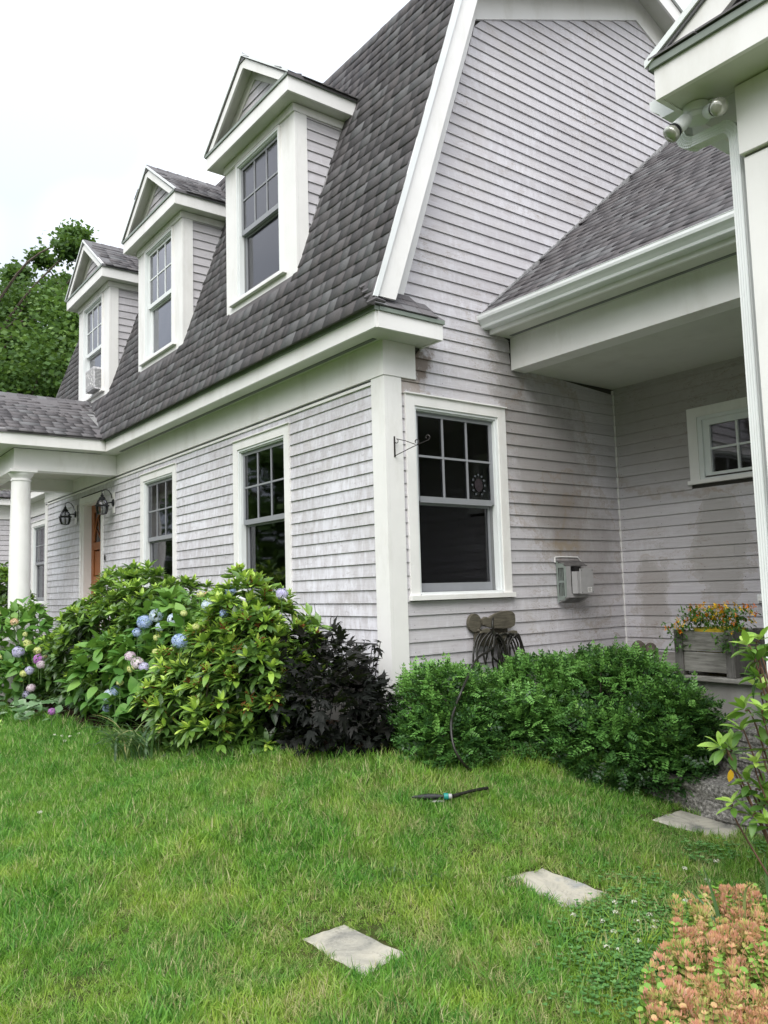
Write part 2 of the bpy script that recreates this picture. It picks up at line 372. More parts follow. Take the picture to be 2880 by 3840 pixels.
def proj(P):
    d = np.asarray(P, float) - CAM; z = d @ CF; z = np.where(z < .05, .05, z)
    return 1440 + FOC * (d @ CR) / z, 1920 - FOC * (d @ CU) / z, z
def ray(u, v): return CF + CR * (u - 1440) / FOC - CU * (v - 1920) / FOC
def onplane(u, v, ax, val):
    d = ray(u, v); return CAM + d * (val - CAM[ax]) / d[ax]
def hgt(x, y):
    x = np.asarray(x, float); y = np.asarray(y, float)
    dx = np.maximum(x, 0); dy = np.maximum(-y, 0)
    t = np.where((x > 0) & (y < 0), np.sqrt(dx * dx + dy * dy), np.where(x > 0, dx, np.where(y < 0, dy, 0)))
    q = np.clip((t - .3) / 2.9, 0, 1); q = q * q * (3 - 2 * q)
    return .38 * (1 - q) + .008 * np.sin(x * 2.3 + 1) * np.cos(y * 1.9)
def onground(u, v):
    z = .1
    for _ in range(30):
        p = onplane(u, v, 2, z); z = .5 * z + .5 * float(hgt(p[0], p[1]))
    return onplane(u, v, 2, z)

def scatter(root, name, protos, inst, mats, nparts, stuff_name, center=None, smooth=True):
    """inst: list of (proto index, 4x4 matrix, tone). The nparts that show largest become objects, the rest one joined part."""
    if not inst: return
    P = np.array([m[:3, 3] for _, m, _ in inst]); u, v, z = proj(P)
    sc = np.array([np.linalg.norm(m[:3, 0]) for _, m, _ in inst]) / z
    inside = (u > -20) & (u < 2900) & (v > -20) & (v < 3860)
    if center is not None:
        out = (P - np.asarray(center)); face = -(out @ CF) + .7 * out[:, 2]; sc = sc * (1 + .0 * face) + .02 * (face - face.min()) / (np.ptp(face) + 1e-6) * sc.mean() * 60
    score = np.where(inside, sc, -1); order = np.argsort(-score); cut = [i for i in order[:nparts] if score[i] > 0]
    cs = set(int(i) for i in cut); cache = {}
    pm = wloc(root).inverted()
    for i in cut:
        k, m, t = inst[i]; tb = round(t * 5) / 5
        if (k, tb) not in cache: cache[(k, tb)] = npmesh(name, protos[k][0], protos[k][1], mats[k], np.full(len(protos[k][1]), tb), smooth)
        o = bpy.data.objects.new(name, cache[(k, tb)]); COL.objects.link(o); o.parent = root
        if root.type == 'EMPTY': o.matrix_parent_inverse = pm
        o.matrix_basis = Matrix(m.tolist())
    groups = {}
    for i, (k, m, t) in enumerate(inst):
        if i in cs: continue
        groups.setdefault(mats[k].name, []).append((k, m, t))
    for mn, lst in groups.items():
        Vs, Fs, Ts, n = [], [], [], 0
        for k, m, t in lst:
            pv, pf = protos[k]; Vs.append(pv @ m[:3, :3].T + m[:3, 3]); Fs.append(pf + n); Ts.append(np.full(len(pf), t)); n += len(pv)
        o = bpy.data.objects.new(stuff_name, npmesh(stuff_name, np.vstack(Vs), np.vstack(Fs), bpy.data.materials[mn], np.concatenate(Ts), smooth))
        link(o, root); o['kind'] = 'stuff'

def basis(d, roll=0., s=1., p=(0, 0, 0)):
    """matrix whose local +x runs along d, local z kept as upright as possible, then rolled"""
    d = np.asarray(d, float); d = d / np.linalg.norm(d); up = np.array([0, 0, 1.]) if abs(d[2]) < .97 else np.array([1., 0, 0])
    y = np.cross(up, d); y /= np.linalg.norm(y); z = np.cross(d, y)
    c, q = math.cos(roll), math.sin(roll); y2 = y * c + z * q; z2 = -y * q + z * c
    m = np.eye(4); m[:3, 0] = d * s; m[:3, 1] = y2 * s; m[:3, 2] = z2 * s; m[:3, 3] = p; return m
BLUNT = .72
def leafp(Lg, Wd, n=4, fold=.25, droop=.3, pw=.9, teeth=0):
    vs, fs = [], []
    for i in range(n + 1):
        t = i / n; w = Wd / 2 * math.sin(PI * min(1, max(0, t)) ** pw) ** BLUNT ; w = max(w, Wd * .03)
        if teeth and i % 2: w *= 1 - teeth
        x = Lg * t; z = -droop * Lg * t * t
        vs += [(x, 0, z), (x, w, z + fold * w), (x, -w, z + fold * w)]
    for i in range(n):
        a, b = 3 * i, 3 * i + 3
        fs += [(a, b, b + 1), (a, b + 1, a + 1), (a, a + 2, b + 2), (a, b + 2, b)]
    return np.array(vs, float), np.array(fs, int)
def merge(lst):
    Vs, Fs, n = [], [], 0
    for v, f in lst: Vs.append(v); Fs.append(f + n); n += len(v)
    return np.vstack(Vs), np.vstack(Fs)
def xf(pr, m): return pr[0] @ m[:3, :3].T + m[:3, 3], pr[1]
# ---------------------------------------------------------------- ground
def axis(pts):
    out = []
    for a, b, st in pts: out += list(np.arange(a, b, st))
    return np.array(out + [pts[-1][1]])
gx = axis([(-300, -30, 30), (-30, -12, 1.5), (-12, -6, .4), (-6, 6, .12), (6, 14, 1), (14, 300, 26)])
gy = axis([(-300, -30, 30), (-30, -8, 2), (-8, -5, .5), (-5, 3.6, .12), (3.6, 12, 1), (12, 300, 24)])
XX, YY = np.meshgrid(gx, gy); ZZ = hgt(XX, YY) + (RNG.random(XX.shape) - .5) * .010
nx = len(gx); idx = np.arange(nx * len(gy)).reshape(len(gy), nx)
Fq = np.stack([idx[:-1, :-1], idx[:-1, 1:], idx[1:, 1:], idx[1:, :-1]], -1).reshape(-1, 4)
ground = link(bpy.data.objects.new('ground', npmesh('ground', np.stack([XX, YY, ZZ], -1).reshape(-1, 3), Fq, SOIL))); tag(ground, kind='structure')
def bed(name, poly):
    # mulch sheet a few millimetres over the soil
    import mathutils
    xs = np.arange(min(p[0] for p in poly), max(p[0] for p in poly) + .06, .06); ys = np.arange(min(p[1] for p in poly), max(p[1] for p in poly) + .06, .06)
    def ins(x, y):
        c = False; j = len(poly) - 1
        for i in range(len(poly)):
            if (poly[i][1] > y) != (poly[j][1] > y) and x < (poly[j][0] - poly[i][0]) * (y - poly[i][1]) / (poly[j][1] - poly[i][1]) + poly[i][0]: c = not c
            j = i
        return c
    vs, fs, ix = [], [], {}
    for x in xs:
        for y in ys:
            if ins(x + .03, y + .03):
                q = []
                for a, b in ((x, y), (x + .06, y), (x + .06, y + .06), (x, y + .06)):
                    k = (round(a, 3), round(b, 3))
                    if k not in ix: ix[k] = len(vs); vs.append((a, b, float(hgt(a, b)) + .022))
                    q.append(ix[k])
                fs.append(q)
    return link(bpy.data.objects.new(name, npmesh(name, vs, fs, MULCH)))
B1 = [(-11, 0), (-11, -2.0), (-4.6, -1.75), (-2.5, -1.55), (-.6, -1.30), (.25, -.95), (.75, -.55), (1.05, -.1), (1.25, .5), (1.9, .75), (1.95, 1.0), (0, 1.2), (0, 0)]
mb = bed('planting_bed', B1); tag(mb, kind='structure')

# ---------------------------------------------------------------- clapboards, wall sheets, trim
E_, Z0 = .108, .965
def span_sub(spans, a, b):
    out = []
    for s, e in spans:
        if b <= s or a >= e: out.append((s, e)); continue
        if a > s: out.append((s, a))
        if b < e: out.append((b, e))
    return out
def clapboards(parent, M, mat, k0, k1, left, right, holes=(), e=E_, z0=Z0, minw=.015):
    for k in range(k0, k1):
        zb, zt = z0 + k * e, z0 + (k + 1) * e; zm = (zb + zt) / 2
        l0, l1, r0, r1 = left(zb + .002), left(zt - .002), right(zb + .002), right(zt - .002)
        sp_ = [(min(l0, l1), max(r0, r1))]
        for h in holes:
            if h[2] < zm < h[3]: sp_ = span_sub(sp_, h[0], h[1])
        cutp = []
        for s, t in sp_:
            while t - s > 2.8:
                q = s + random.uniform(1.2, 2.6); cutp.append((s, q - .0012)); s = q + .0012
            cutp.append((s, t))
        for s, t in cutp:
            if t - s < minw: continue
            a0, a1 = (l0, l1) if s == min(l0, l1) else (s, s); b0, b1 = (r0, r1) if t == max(r0, r1) else (t, t)
            if b0 - a0 < .01 and b1 - a1 < .01: continue
            b0 = max(b0, a0 + .002); b1 = max(b1, a1 + .002)
            j = random.uniform(-.0015, .0015); zt2 = zt + .004; w = random.uniform(-.001, .002)
            A = [M(a0, .010, zb + j), M(a0, .0215 + w, zb + j), M(a1, .008, zt2), M(a1, .001, zt2)]
            B = [M(b0, .010, zb - j), M(b0, .0215 - w, zb - j), M(b1, .008, zt2), M(b1, .001, zt2)]
            MB().loft(A, B).build('clapboard', mat, parent)
def sheet(name, mat, parent, M, s0, s1, z0, z1, t0, t1, holes=()):
    ss = sorted({s0, s1, *[h[0] for h in holes], *[h[1] for h in holes]}); zs = sorted({z0, z1, *[h[2] for h in holes], *[h[3] for h in holes]})
    ss = [q for q in ss if s0 <= q <= s1]; zs = [q for q in zs if z0 <= q <= z1]; mb = MB()
    for i in range(len(ss) - 1):
        for j in range(len(zs) - 1):
            a, b, c, d = ss[i], ss[i + 1], zs[j], zs[j + 1]; m = ((a + b) / 2, (c + d) / 2)
            if any(h[0] < m[0] < h[1] and h[2] < m[1] < h[3] for h in holes): continue
            mb.box(M, a, b, t0, t1, c, d)
    return mb.build(name, mat, parent)

def window(parent, M, s0, s1, z0, z1, rail, cw=.096, sash=SASH, glass=GLASS, lglass=None, sill=True, casing=True, ctop=None, curtain=None, name='window', head=.092, cols=3, flat=False):
    """double hung window: s0..s1, z0..z1 = outer edges of the casing. Frames butt, every pane its own mesh."""
    a, b, c, d = s0 + cw, s1 - cw, z0 + .035, z1 - head
    if casing:
        w = MB().box(M, s0, a, 0, .034, z0 + .03, z1).box(M, b, s1, 0, .034, z0 + .03, z1).box(M, a, b, 0, .034, d, z1)
        w.box(M, s0 - .008, s1 + .008, 0, .052, z1, z1 + .012)
        win = w.build(name, TRIM, parent, bevel=.0015)
        if sill: box('sill', TRIM, win, M, s0 - .015, s1 + .015, 0, .062, z0 - .012, z0 + .03, bevel=.003)
    else:
        win = MB().box(M, a - .012, a, -.03, .026, c, d).box(M, b, b + .012, -.03, .026, c, d).box(M, a - .012, b + .012, -.03, .026, d, d + .012).build('window_frame', TRIM, parent)
    if flat: win = parent
    f = MB()
    f.box(M, a, a + .022, -.03, .022, c, d).box(M, b - .022, b, -.03, .022, c, d).box(M, a + .022, b - .022, -.03, .022, d - .022, d).box(M, a + .022, b - .022, -.03, .030, c - .005, c + .018)
    f.box(M, a + .022, a + .034, -.05, .008, c + .018, d - .022).box(M, b - .034, b - .022, -.05, .008, c + .018, d - .022).box(M, a + .034, b - .034, -.05, .008, d - .034, d - .022)
    f.build('frame', TRIMC, win, bevel=.001)
    a2, b2, c2, d2 = a + .034, b - .034, c + .018, d - .034
    j = MB().box(M, a2, a2 + .03, -.12, -.05, c2, d2).box(M, b2 - .03, b2, -.12, -.05, c2, d2).box(M, a2 + .03, b2 - .03, -.12, -.05, d2 - .02, d2)
    j.build('jamb', JAMB if sash is SASH else TRIMC, win)
    # upper sash (outer) with grilles
    r = .036
    us = MB().box(M, a2, a2 + r, -.05, -.02, rail, d2).box(M, b2 - r, b2, -.05, -.02, rail, d2).box(M, a2 + r, b2 - r, -.05, -.02, d2 - r, d2).box(M, a2 + r, b2 - r, -.05, -.014, rail - .012, rail + .040)
    gw = (b2 - a2 - 2 * r) / cols
    for i in range(1, cols): us.box(M, a2 + r + gw * i - .009, a2 + r + gw * i + .009, -.044, -.022, rail + .04, d2 - r)
    mz_ = (rail + .04 + d2 - r) / 2
    for i in range(cols): us.box(M, a2 + r + gw * i + (.009 if i else 0), a2 + r + gw * (i + 1) - (.009 if i < cols - 1 else 0), -.043, -.023, mz_ - .009, mz_ + .009)
    us.build('sash', sash, win)
    for i in range(cols):
        for zz in ((rail + .04, mz_ - .009), (mz_ + .009, d2 - r)):
            box('pane', glass, win, M, a2 + r + gw * i + .009 * (i > 0), a2 + r + gw * (i + 1) - .009 * (i < cols - 1), -.036, -.031, *zz)
    q = .048
    ls = MB().box(M, a2 + .012, a2 + q, -.09, -.056, c2, rail).box(M, b2 - q, b2 - .012, -.09, -.056, c2, rail).box(M, a2 + q, b2 - q, -.09, -.056, c2, c2 + .075).box(M, a2 + q, b2 - q, -.09, -.056, rail - .03, rail + .02)
    ls.build('sash', sash, win)
    box('pane', lglass or glass, win, M, a2 + q, b2 - q, -.074, -.070, c2 + .075, rail - .03)
    if curtain:
        for (p0, p1, zc0, zc1) in curtain:
            n = max(8, int((p1 - p0) * 60)); vs = []; 
            for i in range(n + 1):
                s = p0 + (p1 - p0) * i / n; t = -.19 - .012 * math.sin(i * 1.5) - .006 * math.sin(i * .7 + 1)
                vs += [M(s, t, zc0), M(s, t + .004 * math.sin(i), zc1), M(s, t - .004, zc1), M(s, t - .004, zc0)]
            m = MB(); m.add(vs, [(4 * i + x, 4 * i + 4 + x, 4 * i + 4 + (x + 1) % 4, 4 * i + (x + 1) % 4) for i in range(n) for x in range(4)] + [(0, 1, 2, 3), (4 * n, 4 * n + 1, 4 * n + 2, 4 * n + 3)])
            m.build('curtain', CURT, win, smooth=False)
    return win

# ---------------------------------------------------------------- shingles: every tab a wedge of its own
EXP = .136
def tabmesh(w, th=.006, l=.165, tone=.5):
    v = np.array([(0, 0, .002), (w, 0, .002), (w, l, 0), (0, l, 0), (0, 0, .002 + th), (w, 0, .002 + th), (w, l, .001), (0, l, .001)], float)
    f = np.array([(4, 5, 6), (4, 6, 7), (0, 4, 7), (0, 7, 3), (1, 2, 6), (1, 6, 5), (0, 1, 5), (0, 5, 4)], int); return v, f
TW = [.09, .12, .15, .18, .22, .27]
TABP = [tabmesh(w - .003, th) for th in (.006, .012) for w in TW]
def shingles(parent, O, a, b, length, height, keep, npart=300, off=.010):
    """O corner on the roof sheet, a = unit vector along the courses, b = unit vector up the slope"""
    O, a, b = map(lambda q: np.array(q, float), (O, a, b)); n = np.cross(a, b); inst = []
    if n[2] < 0: n = -n; flip = True
    else: flip = False
    rows = int(height / EXP)
    for r in range(rows + 1):
        s = -random.uniform(0, .2)
        while s < length:
            k = random.choices(range(6), (1, 2, 4, 4, 3, 1))[0]; w = TW[k]; thick = random.random() < .45
            if s < length - .02 and s + w > length + .012:
                fit = [q for q in range(6) if TW[q] <= length + .012 - s]; k = fit[-1] if fit else 0; w = TW[k]; s = min(s, length + .01 - w)
            y = r * EXP - (.006 if thick else 0) + random.uniform(-.0025, .0025)
            if keep(s + w / 2, r * EXP + EXP * .45) and s > -.02 and s + w < length + .02:
                m = np.eye(4); m[:3, 0] = a; m[:3, 1] = b; m[:3, 2] = n; m[:3, 3] = O + a * s + b * y + n * off
                if flip: m[:3, 0] = -a; m[:3, 3] = O + a * (s + w) + b * y + n * off
                inst.append((k + (6 if thick else 0), m, round(random.random(), 2)))
            s += w
    scatter(parent, 'shingle', TABP, inst, [SHIN] * 12, npart, 'shingles', None, False)

# ---------------------------------------------------------------- main house
RS = 2.9                                                     # rise per metre of the steep lower roof
def yr(z): return -.31 + (z - 3.79) / RS
BRK = (.86, 7.183); SU = .425; RY = 3.775; RZ = BRK[1] + (RY - BRK[0]) * SU
XL = -10.2
house = empty('house', (-5, 3.7, .4), 'large grey clapboard house with steep gambrel shingle roof and three dormers', 'house')
H_front = [(-2.685, -1.501, 1.42, 3.122), (-5.438, -4.246, 1.42, 3.122), (-8.135, -6.99, .95, 3.10)]
H_gab = [(.1865, 1.353, 1.42, 3.122)]
ins_ = lambda h: (h[0] + .08, h[1] - .08, h[2] + .03, h[3] - .06)
wf = sheet('wall', SHEATH, house, FR, XL, 0, .55, 3.6, -.10, -.004, [ins_(h) for h in H_front[:2]] + [(-8.05, -7.08, .9, 3.02)])
clapboards(wf, FR, CLAPF, -2, 21, lambda z: XL + .13, lambda z: -.15, H_front)
def gl(z):
    if z < 3.25: return .148
    if z < 3.54: return .303
    if z < 3.69: return .41
    if z < 3.98: return .44 - (z - 3.69) / .29 * .21
    if z < 6.86: return yr(z) + .455
    return 1.184 + (z - 6.859) / SU
def gr(z):
    if z < 3.50: return 2.993
    if z < 3.80: return 1.463
    if z < 3.955: return 1.20
    w = 1.135 + (z - 3.955) / .847
    if z > 6.9: w = min(w, 2 * RY - 1.184 - (z - 6.859) / SU)
    return w
wg = sheet('wall', SHEATH, house, GB, .004, 7.55, .55, 3.55, -.10, -.004, [ins_(h) for h in H_gab])
MB().prism(GB, [(.01, 3.55), (7.54, 3.55), (7.54, 3.9), (6.5, 6.95), (RY, 8.2), (1.05, 6.95), (.05, 3.9)], -.10, -.004).build('gable_wall', SHEATH, wg)
clapboards(wg, GB, CLAPG, -2, 66, gl, gr, [(H_gab[0][0], H_gab[0][1], 1.40, 3.13)])
nm = MB()
for k in range(-2, 24):
    for M, lo, hi, hs in ((GB, .19, 2.96, H_gab),):
        s = lo + .03
        while s < hi:
            if not any(h[0] - .03 < s < h[1] + .03 and h[2] < Z0 + k * E_ + .03 < h[3] for h in hs):
                zz = Z0 + k * E_ + .028; nm.add([M(s + .0032 * math.cos(q * PI / 3), .0235, zz + .0032 * math.sin(q * PI / 3)) for q in range(6)], [tuple(range(6))])
            s += .405 + random.uniform(-.02, .02)
tag(nm.build('nail_head', IRON, wg), kind='stuff')
wb_ = MB().box(W, XL, -.004, 7.45, 7.55, .4, 3.7).build('wall', SHEATH, house)
MB().prism(lambda s, t, z: (XL + t, s, z), [(.004, .4), (7.55, .4), (7.55, 3.7), (6.5, 6.95), (RY, 8.2), (1.05, 6.95), (.004, 3.7)], 0, .1).build('wall', CLAPD, house)
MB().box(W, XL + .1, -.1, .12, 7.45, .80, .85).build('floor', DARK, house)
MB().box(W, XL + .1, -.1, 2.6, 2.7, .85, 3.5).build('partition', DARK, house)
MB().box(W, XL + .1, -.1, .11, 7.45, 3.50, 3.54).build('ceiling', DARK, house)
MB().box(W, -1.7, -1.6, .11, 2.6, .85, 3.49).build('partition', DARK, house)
MB().box(W, XL + .02, -.02, -.0, .2, -.3, .549).box(W, -.22, -.02, .2, 7.5, -.3, .549).build('foundation', CONC, house)
# corner boards, frieze, fascia, soffit
cb = MB().box(FR, -.15, .03, 0.0, .03, .5, 3.249).box(GB, 0.001, .15, 0, .03, .5, 3.249).build('corner_board', TRIM, house)
box('corner_board', TRIM, house, FR, XL - .03, XL + .13, 0, .03, .5, 3.249)
fz = MB().box(FR, XL - .03, .038, 0, .038, 3.25, 3.54).box(GB, .0, .302, 0, .038, 3.25, 3.54).build('frieze_board', TRIM, house)
box('frieze_moulding', TRIM, house, FR, XL, -.152, .001, .030, 3.202, 3.226)
box('frieze_gap_shade', JAMB, house, FR, XL, -.152, .0005, .012, 3.2265, 3.2495)  # dark strip filling the recess; the gap's shade is put into its colour
sf = MB().box(FR, XL - .27, .27, .0, .262, 3.540, 3.552).box(GB, .0, .40, 0, .262, 3.541, 3.553).build('soffit', SOFF, house)
box('vent_strip', JAMB, sf, FR, -6.0, .02, .085, .125, 3.534, 3.5405)
fa = MB().box(FR, -6.08, .273, .262, .285, 3.535, 3.668).box(GB, -.262, .403, .262, .285, 3.535, 3.668).box(GB, .38, .403, .0, .262, 3.535, 3.668).box(FR, XL - .28, -8.95, .262, .285, 3.535, 3.668)
fa.build('fascia', TRIM, house, bevel=.0015)
dr = MB().box(FR, -6.1, .292, .255, .300, 3.668, 3.700).box(GB, -.255, .415, .25, .300, 3.668, 3.700).box(GB, .39, .415, .0, .25, 3.668, 3.700).box(FR, XL - .28, -8.9, .255, .300, 3.668, 3.700)
dr.build('drip_edge', DRIP, house)
# roof sheets
ln = math.hypot(1, RS); bdir = (0, 1 / ln, RS / ln)
y0 = yr(3.69)
def roofslab(x0, x1):
    m = MB()
    P = lambda y, z: (y, z)
    top = [(y0, 3.70), BRK, (RY, RZ), (2 * RY - BRK[0], BRK[1]), (2 * RY - y0, 3.70)]
    bot = [(y0 + .05, 3.70), (BRK[0] + .03, BRK[1] - .06), (RY, RZ - .06), (2 * RY - BRK[0] - .03, BRK[1] - .06), (2 * RY - y0 - .05, 3.70)]
    m.prism(GB, top + bot[::-1], x0, x1); return m
roof = roofslab(XL - .29, .292).build('roof', SHIN, house)
DORM = [-2.0, -4.705, -7.42]
def keep_main(s, h):
    x = XL - .29 + s; y = y0 + h / ln; z = 3.69 + h * RS / ln
    for c in DORM:
        if abs(x - c) < .70 and z > 4.50 and z < 6.30 + .0: return False
        if z >= 6.30 and abs(x - c) < .9 - (z - 6.40) / .75: return False
    if -8.95 < x < -6.03 and z < 3.70 + .56 * min(x + 8.95, -6.03 - x): return False
    return True
shingles(roof, (XL - .29, y0, 3.69), (1, 0, 0), bdir, .292 - XL + .29, (BRK[1] - 3.69) * ln / RS - .02, keep_main, 300, .002)
# rake boards on the gable
rk = MB()
rk.prism(GB, [(yr(3.79) + .035, 3.79), (yr(3.79) + .235, 3.79), (BRK[0] + .20, BRK[1] - .13), (RY, RZ - .28), (RY, RZ - .07), (BRK[0] + .03, BRK[1] - .07)], .25, .275)
rk.prism(GB, [(2 * RY - BRK[0] - .03, BRK[1] - .07), (RY + .001, RZ - .07), (RY + .001, RZ - .28), (2 * RY - BRK[0] - .20, BRK[1] - .13), (7.9, 3.79), (7.9, 4.1)], .25, .275)
rk.build('rake_board', TRIM, house)
rm = MB().prism(GB, [(yr(3.77) + .0, 3.77), (yr(3.77) + .045, 3.77), (BRK[0] + .045, BRK[1] - .06), (RY, RZ - .06), (RY, RZ), (BRK[0], BRK[1])], .276, .305)
rm.prism(GB, [(2 * RY - BRK[0], BRK[1]), (RY + .001, RZ), (RY + .001, RZ - .06), (2 * RY - BRK[0] - .045, BRK[1] - .06), (7.86, 3.9), (7.9, 3.9)], .276, .305)
rm.build('rake_moulding', TRIMC, house)
wfz = MB().prism(GB, [(yr(3.93) + .2, 3.93), (yr(3.93) + .455, 3.93), (1.184, 6.859), (RY, 7.960), (RY, RZ - .1), (BRK[0] + .1, BRK[1] - .1)], .001, .032)
wfz.prism(GB, [(RY + .001, RZ - .1), (RY + .001, 7.960), (2 * RY - 1.184, 6.859), (7.3, 4.2), (7.7, 4.2), (2 * RY - BRK[0] - .1, BRK[1] - .1)], .001, .032)
wfz.build('gable_frieze', TRIM, house)
rs = MB().prism(GB, [(yr(3.80) + .06, 3.80), (yr(3.8) + .10, 3.80), (BRK[0] + .10, BRK[1] - .14), (RY, RZ - .16), (RY, RZ - .09), (BRK[0] + .05, BRK[1] - .08)], .033, .249)
rs.prism(GB, [(2 * RY - BRK[0] - .05, BRK[1] - .08), (RY + .001, RZ - .09), (RY + .001, RZ - .16), (2 * RY - BRK[0] - .1, BRK[1] - .14), (7.75, 4.0), (7.8, 4.0)], .033, .249)
rs.build('rake_soffit', SOFF, house)
# little shingled hip on the eave return
hipA, hipB, hipC, hipD = (.298, -.292, 3.701), (.298, .425, 3.701), (.01, .27, 3.965), (.01, -.20, 3.99)
MB().add([hipA, hipB, hipC, hipD, (.01, -.292, 3.701), (.01, .425, 3.701)], [(0, 1, 2, 3), (0, 3, 4), (1, 5, 2), (0, 4, 5, 1), (4, 3, 2, 5)]).build('return_roof', SHIN, house)
hl = math.hypot(.288, .264); hb = np.array((-.288, 0, .264)) / hl
for r in range(3):
    s = 0
    while s < .70:
        w = random.choice((.13, .17, .2)); lo = r * .115; fr_ = lo / hl
        yA, yB = -.30 + fr_ * .10, .43 - fr_ * .15
        if yA + s + w < yB + .04:
            p0 = np.array((.305, yA + s, 3.705)) + hb * lo; up = np.cross((0, 1, 0), hb); up = up if up[2] > 0 else -up; ww = min(w - .004, yB - yA - s)
            vs = [p0, p0 + (0, ww, 0), p0 + (0, ww, 0) + hb * .14, p0 + hb * .14]; th = .009
            MB().loft([tuple(v) for v in vs], [tuple(np.array(v) + up * th) for v in vs]).build('shingle', SHIN, bpy.data.objects['return_roof'])
        s += w
for k in range(4):      # curled hip caps
    a_ = np.array((.30, -.31, 3.712)) * (1 - k / 4) + np.array((.05, -.215, 3.97)) * k / 4
    MB().tube([a_ + (.0, -.07, -.015), a_ + (.03, -.01, .022), a_ + (.02, .09, .02)], [.012, .018, .012], 6).build('hip_cap', SHIN, bpy.data.objects['return_roof'])

# pedimented gable front used by dormers, entry porch and the near wing
def pediment(P, cx, hw, yf, yw, zb, zt, slope, yback, soff_in, rb=.10, sh=True, nsh=40, ret=.0, claw=CLAPD, frieze=.09):
    """cornice box + pent + gable; P parent, yf = front of cornice, yw = plane of the wall below, faces -y"""
    x0, x1 = cx - hw, cx + hw; ap = zt + .035 + slope * (hw + .02)
    c = MB().box(W, x0, x1, yf, yf + .022, zb, zt).box(W, x0, x0 + .022, yf + .022, yback, zb, zt).box(W, x1 - .022, x1, yf + .022, yback, zb, zt)
    c.build('cornice', TRIM, P, bevel=.0015)
    MB().box(W, x0 + .022, x1 - .022, yf + .022, yw - .0 , zb + .006, zb + .016).box(W, x0 + .022, x0 + soff_in, yw, yback, zb + .006, zb + .016).box(W, x1 - soff_in, x1 - .022, yw, yback, zb + .006, zb + .016).build('soffit', SOFF, P)
    MB().box(W, x0 - .014, x1 + .014, yf - .014, yf + .012, zt, zt + .03).box(W, x0 - .014, x0 + .012, yf + .012, yback, zt, zt + .03).box(W, x1 - .012, x1 + .014, yf + .012, yback, zt, zt + .03).build('drip_edge', DRIP, P)
    # pent strip over the cornice
    MB().add([(x0, yf + .0, zt + .03), (x1, yf + .0, zt + .03), (x1, yw, zt + .075), (x0, yw, zt + .075), (x0, yw, zt), (x1, yw, zt)], [(0, 1, 2, 3), (0, 3, 4), (1, 5, 2), (0, 4, 5, 1), (2, 5, 4, 3)]).build('pent_roof', SHIN, P)
    # gable wall with clapboards
    g = MB().prism(frame(0, yw), [(x0 + .05, zt + .02), (x1 - .05, zt + .02), (cx, ap - .07)], -.06, -.004).build('gable_wall', SHEATH, P)
    n = int((ap - zt) / E_) + 1; iz = zt + .08
    ig = lambda z: cx - max(0, (ap - .045 - z) / slope - .21)
    clapboards(P if P.type == 'MESH' else g, frame(0, yw), claw, 0, n, ig, lambda z: 2 * cx - ig(z), z0=iz)
    t = MB()
    for sg in (-1, 1):
        X = lambda q: cx + sg * q
        t.loft([(X(hw + .01), yf + .0, zt + .045), (X(0), yf, ap - .005), (X(0), yf, ap - .005 - rb * 1.25), (X(hw + .01 - rb * 1.25 / slope), yf, zt + .045)],
               [(X(hw + .01), yf + .022, zt + .045), (X(0), yf + .022, ap - .005), (X(0), yf + .022, ap - .005 - rb * 1.25), (X(hw + .01 - rb * 1.25 / slope), yf + .022, zt + .045)])
    t.build('rake_board', TRIM, P)
    t = MB()
    for sg in (-1, 1):
        X = lambda q: cx + sg * q
        t.loft([(X(hw - .03), yf + .023, zt + .06), (X(0), yf + .023, ap - .055), (X(0), yf + .023, ap - .075), (X(hw - .055), yf + .023, zt + .06)], [(X(hw - .03), yw - .0, zt + .06), (X(0), yw, ap - .055), (X(0), yw, ap - .075), (X(hw - .055), yw, zt + .06)])
        t.loft([(X(hw - .10), yw - .001, zt + .078), (X(0), yw - .001, ap - .076), (X(0), yw - .001, ap - .076 - .14), (X(hw - .10 - .14 / slope), yw - .001, zt + .078)], [(X(hw - .10), yw - .028, zt + .078), (X(0), yw - .028, ap - .076), (X(0), yw - .028, ap - .216), (X(hw - .10 - .14 / slope), yw - .028, zt + .078)])
    t.build('rake_soffit', SOFF, P)
    # roof slopes + metal edge
    r = MB(); e = MB()
    for sg in (-1, 1):
        X = lambda q: cx + sg * q
        a = [(X(hw + .022), zt + .03), (X(0), ap + .012), (X(0), ap - .02), (X(hw + .022), zt - .0)]
        r.loft([(p[0], yf - .012, p[1]) for p in a], [(p[0], yback, p[1]) for p in a])
        e.loft([(X(hw + .03), yf - .022, zt + .045), (X(0), yf - .022, ap + .02), (X(0), yf - .022, ap - .012), (X(hw + .03), yf - .022, zt + .013)], [(X(hw + .03), yf - .0125, zt + .045), (X(0), yf - .0125, ap + .02), (X(0), yf - .0125, ap - .012), (X(hw + .03), yf - .0125, zt + .013)])
    rf = r.build('roof', SHIN, P); e.build('rake_edge', TRIMC, P)
    return rf, ap

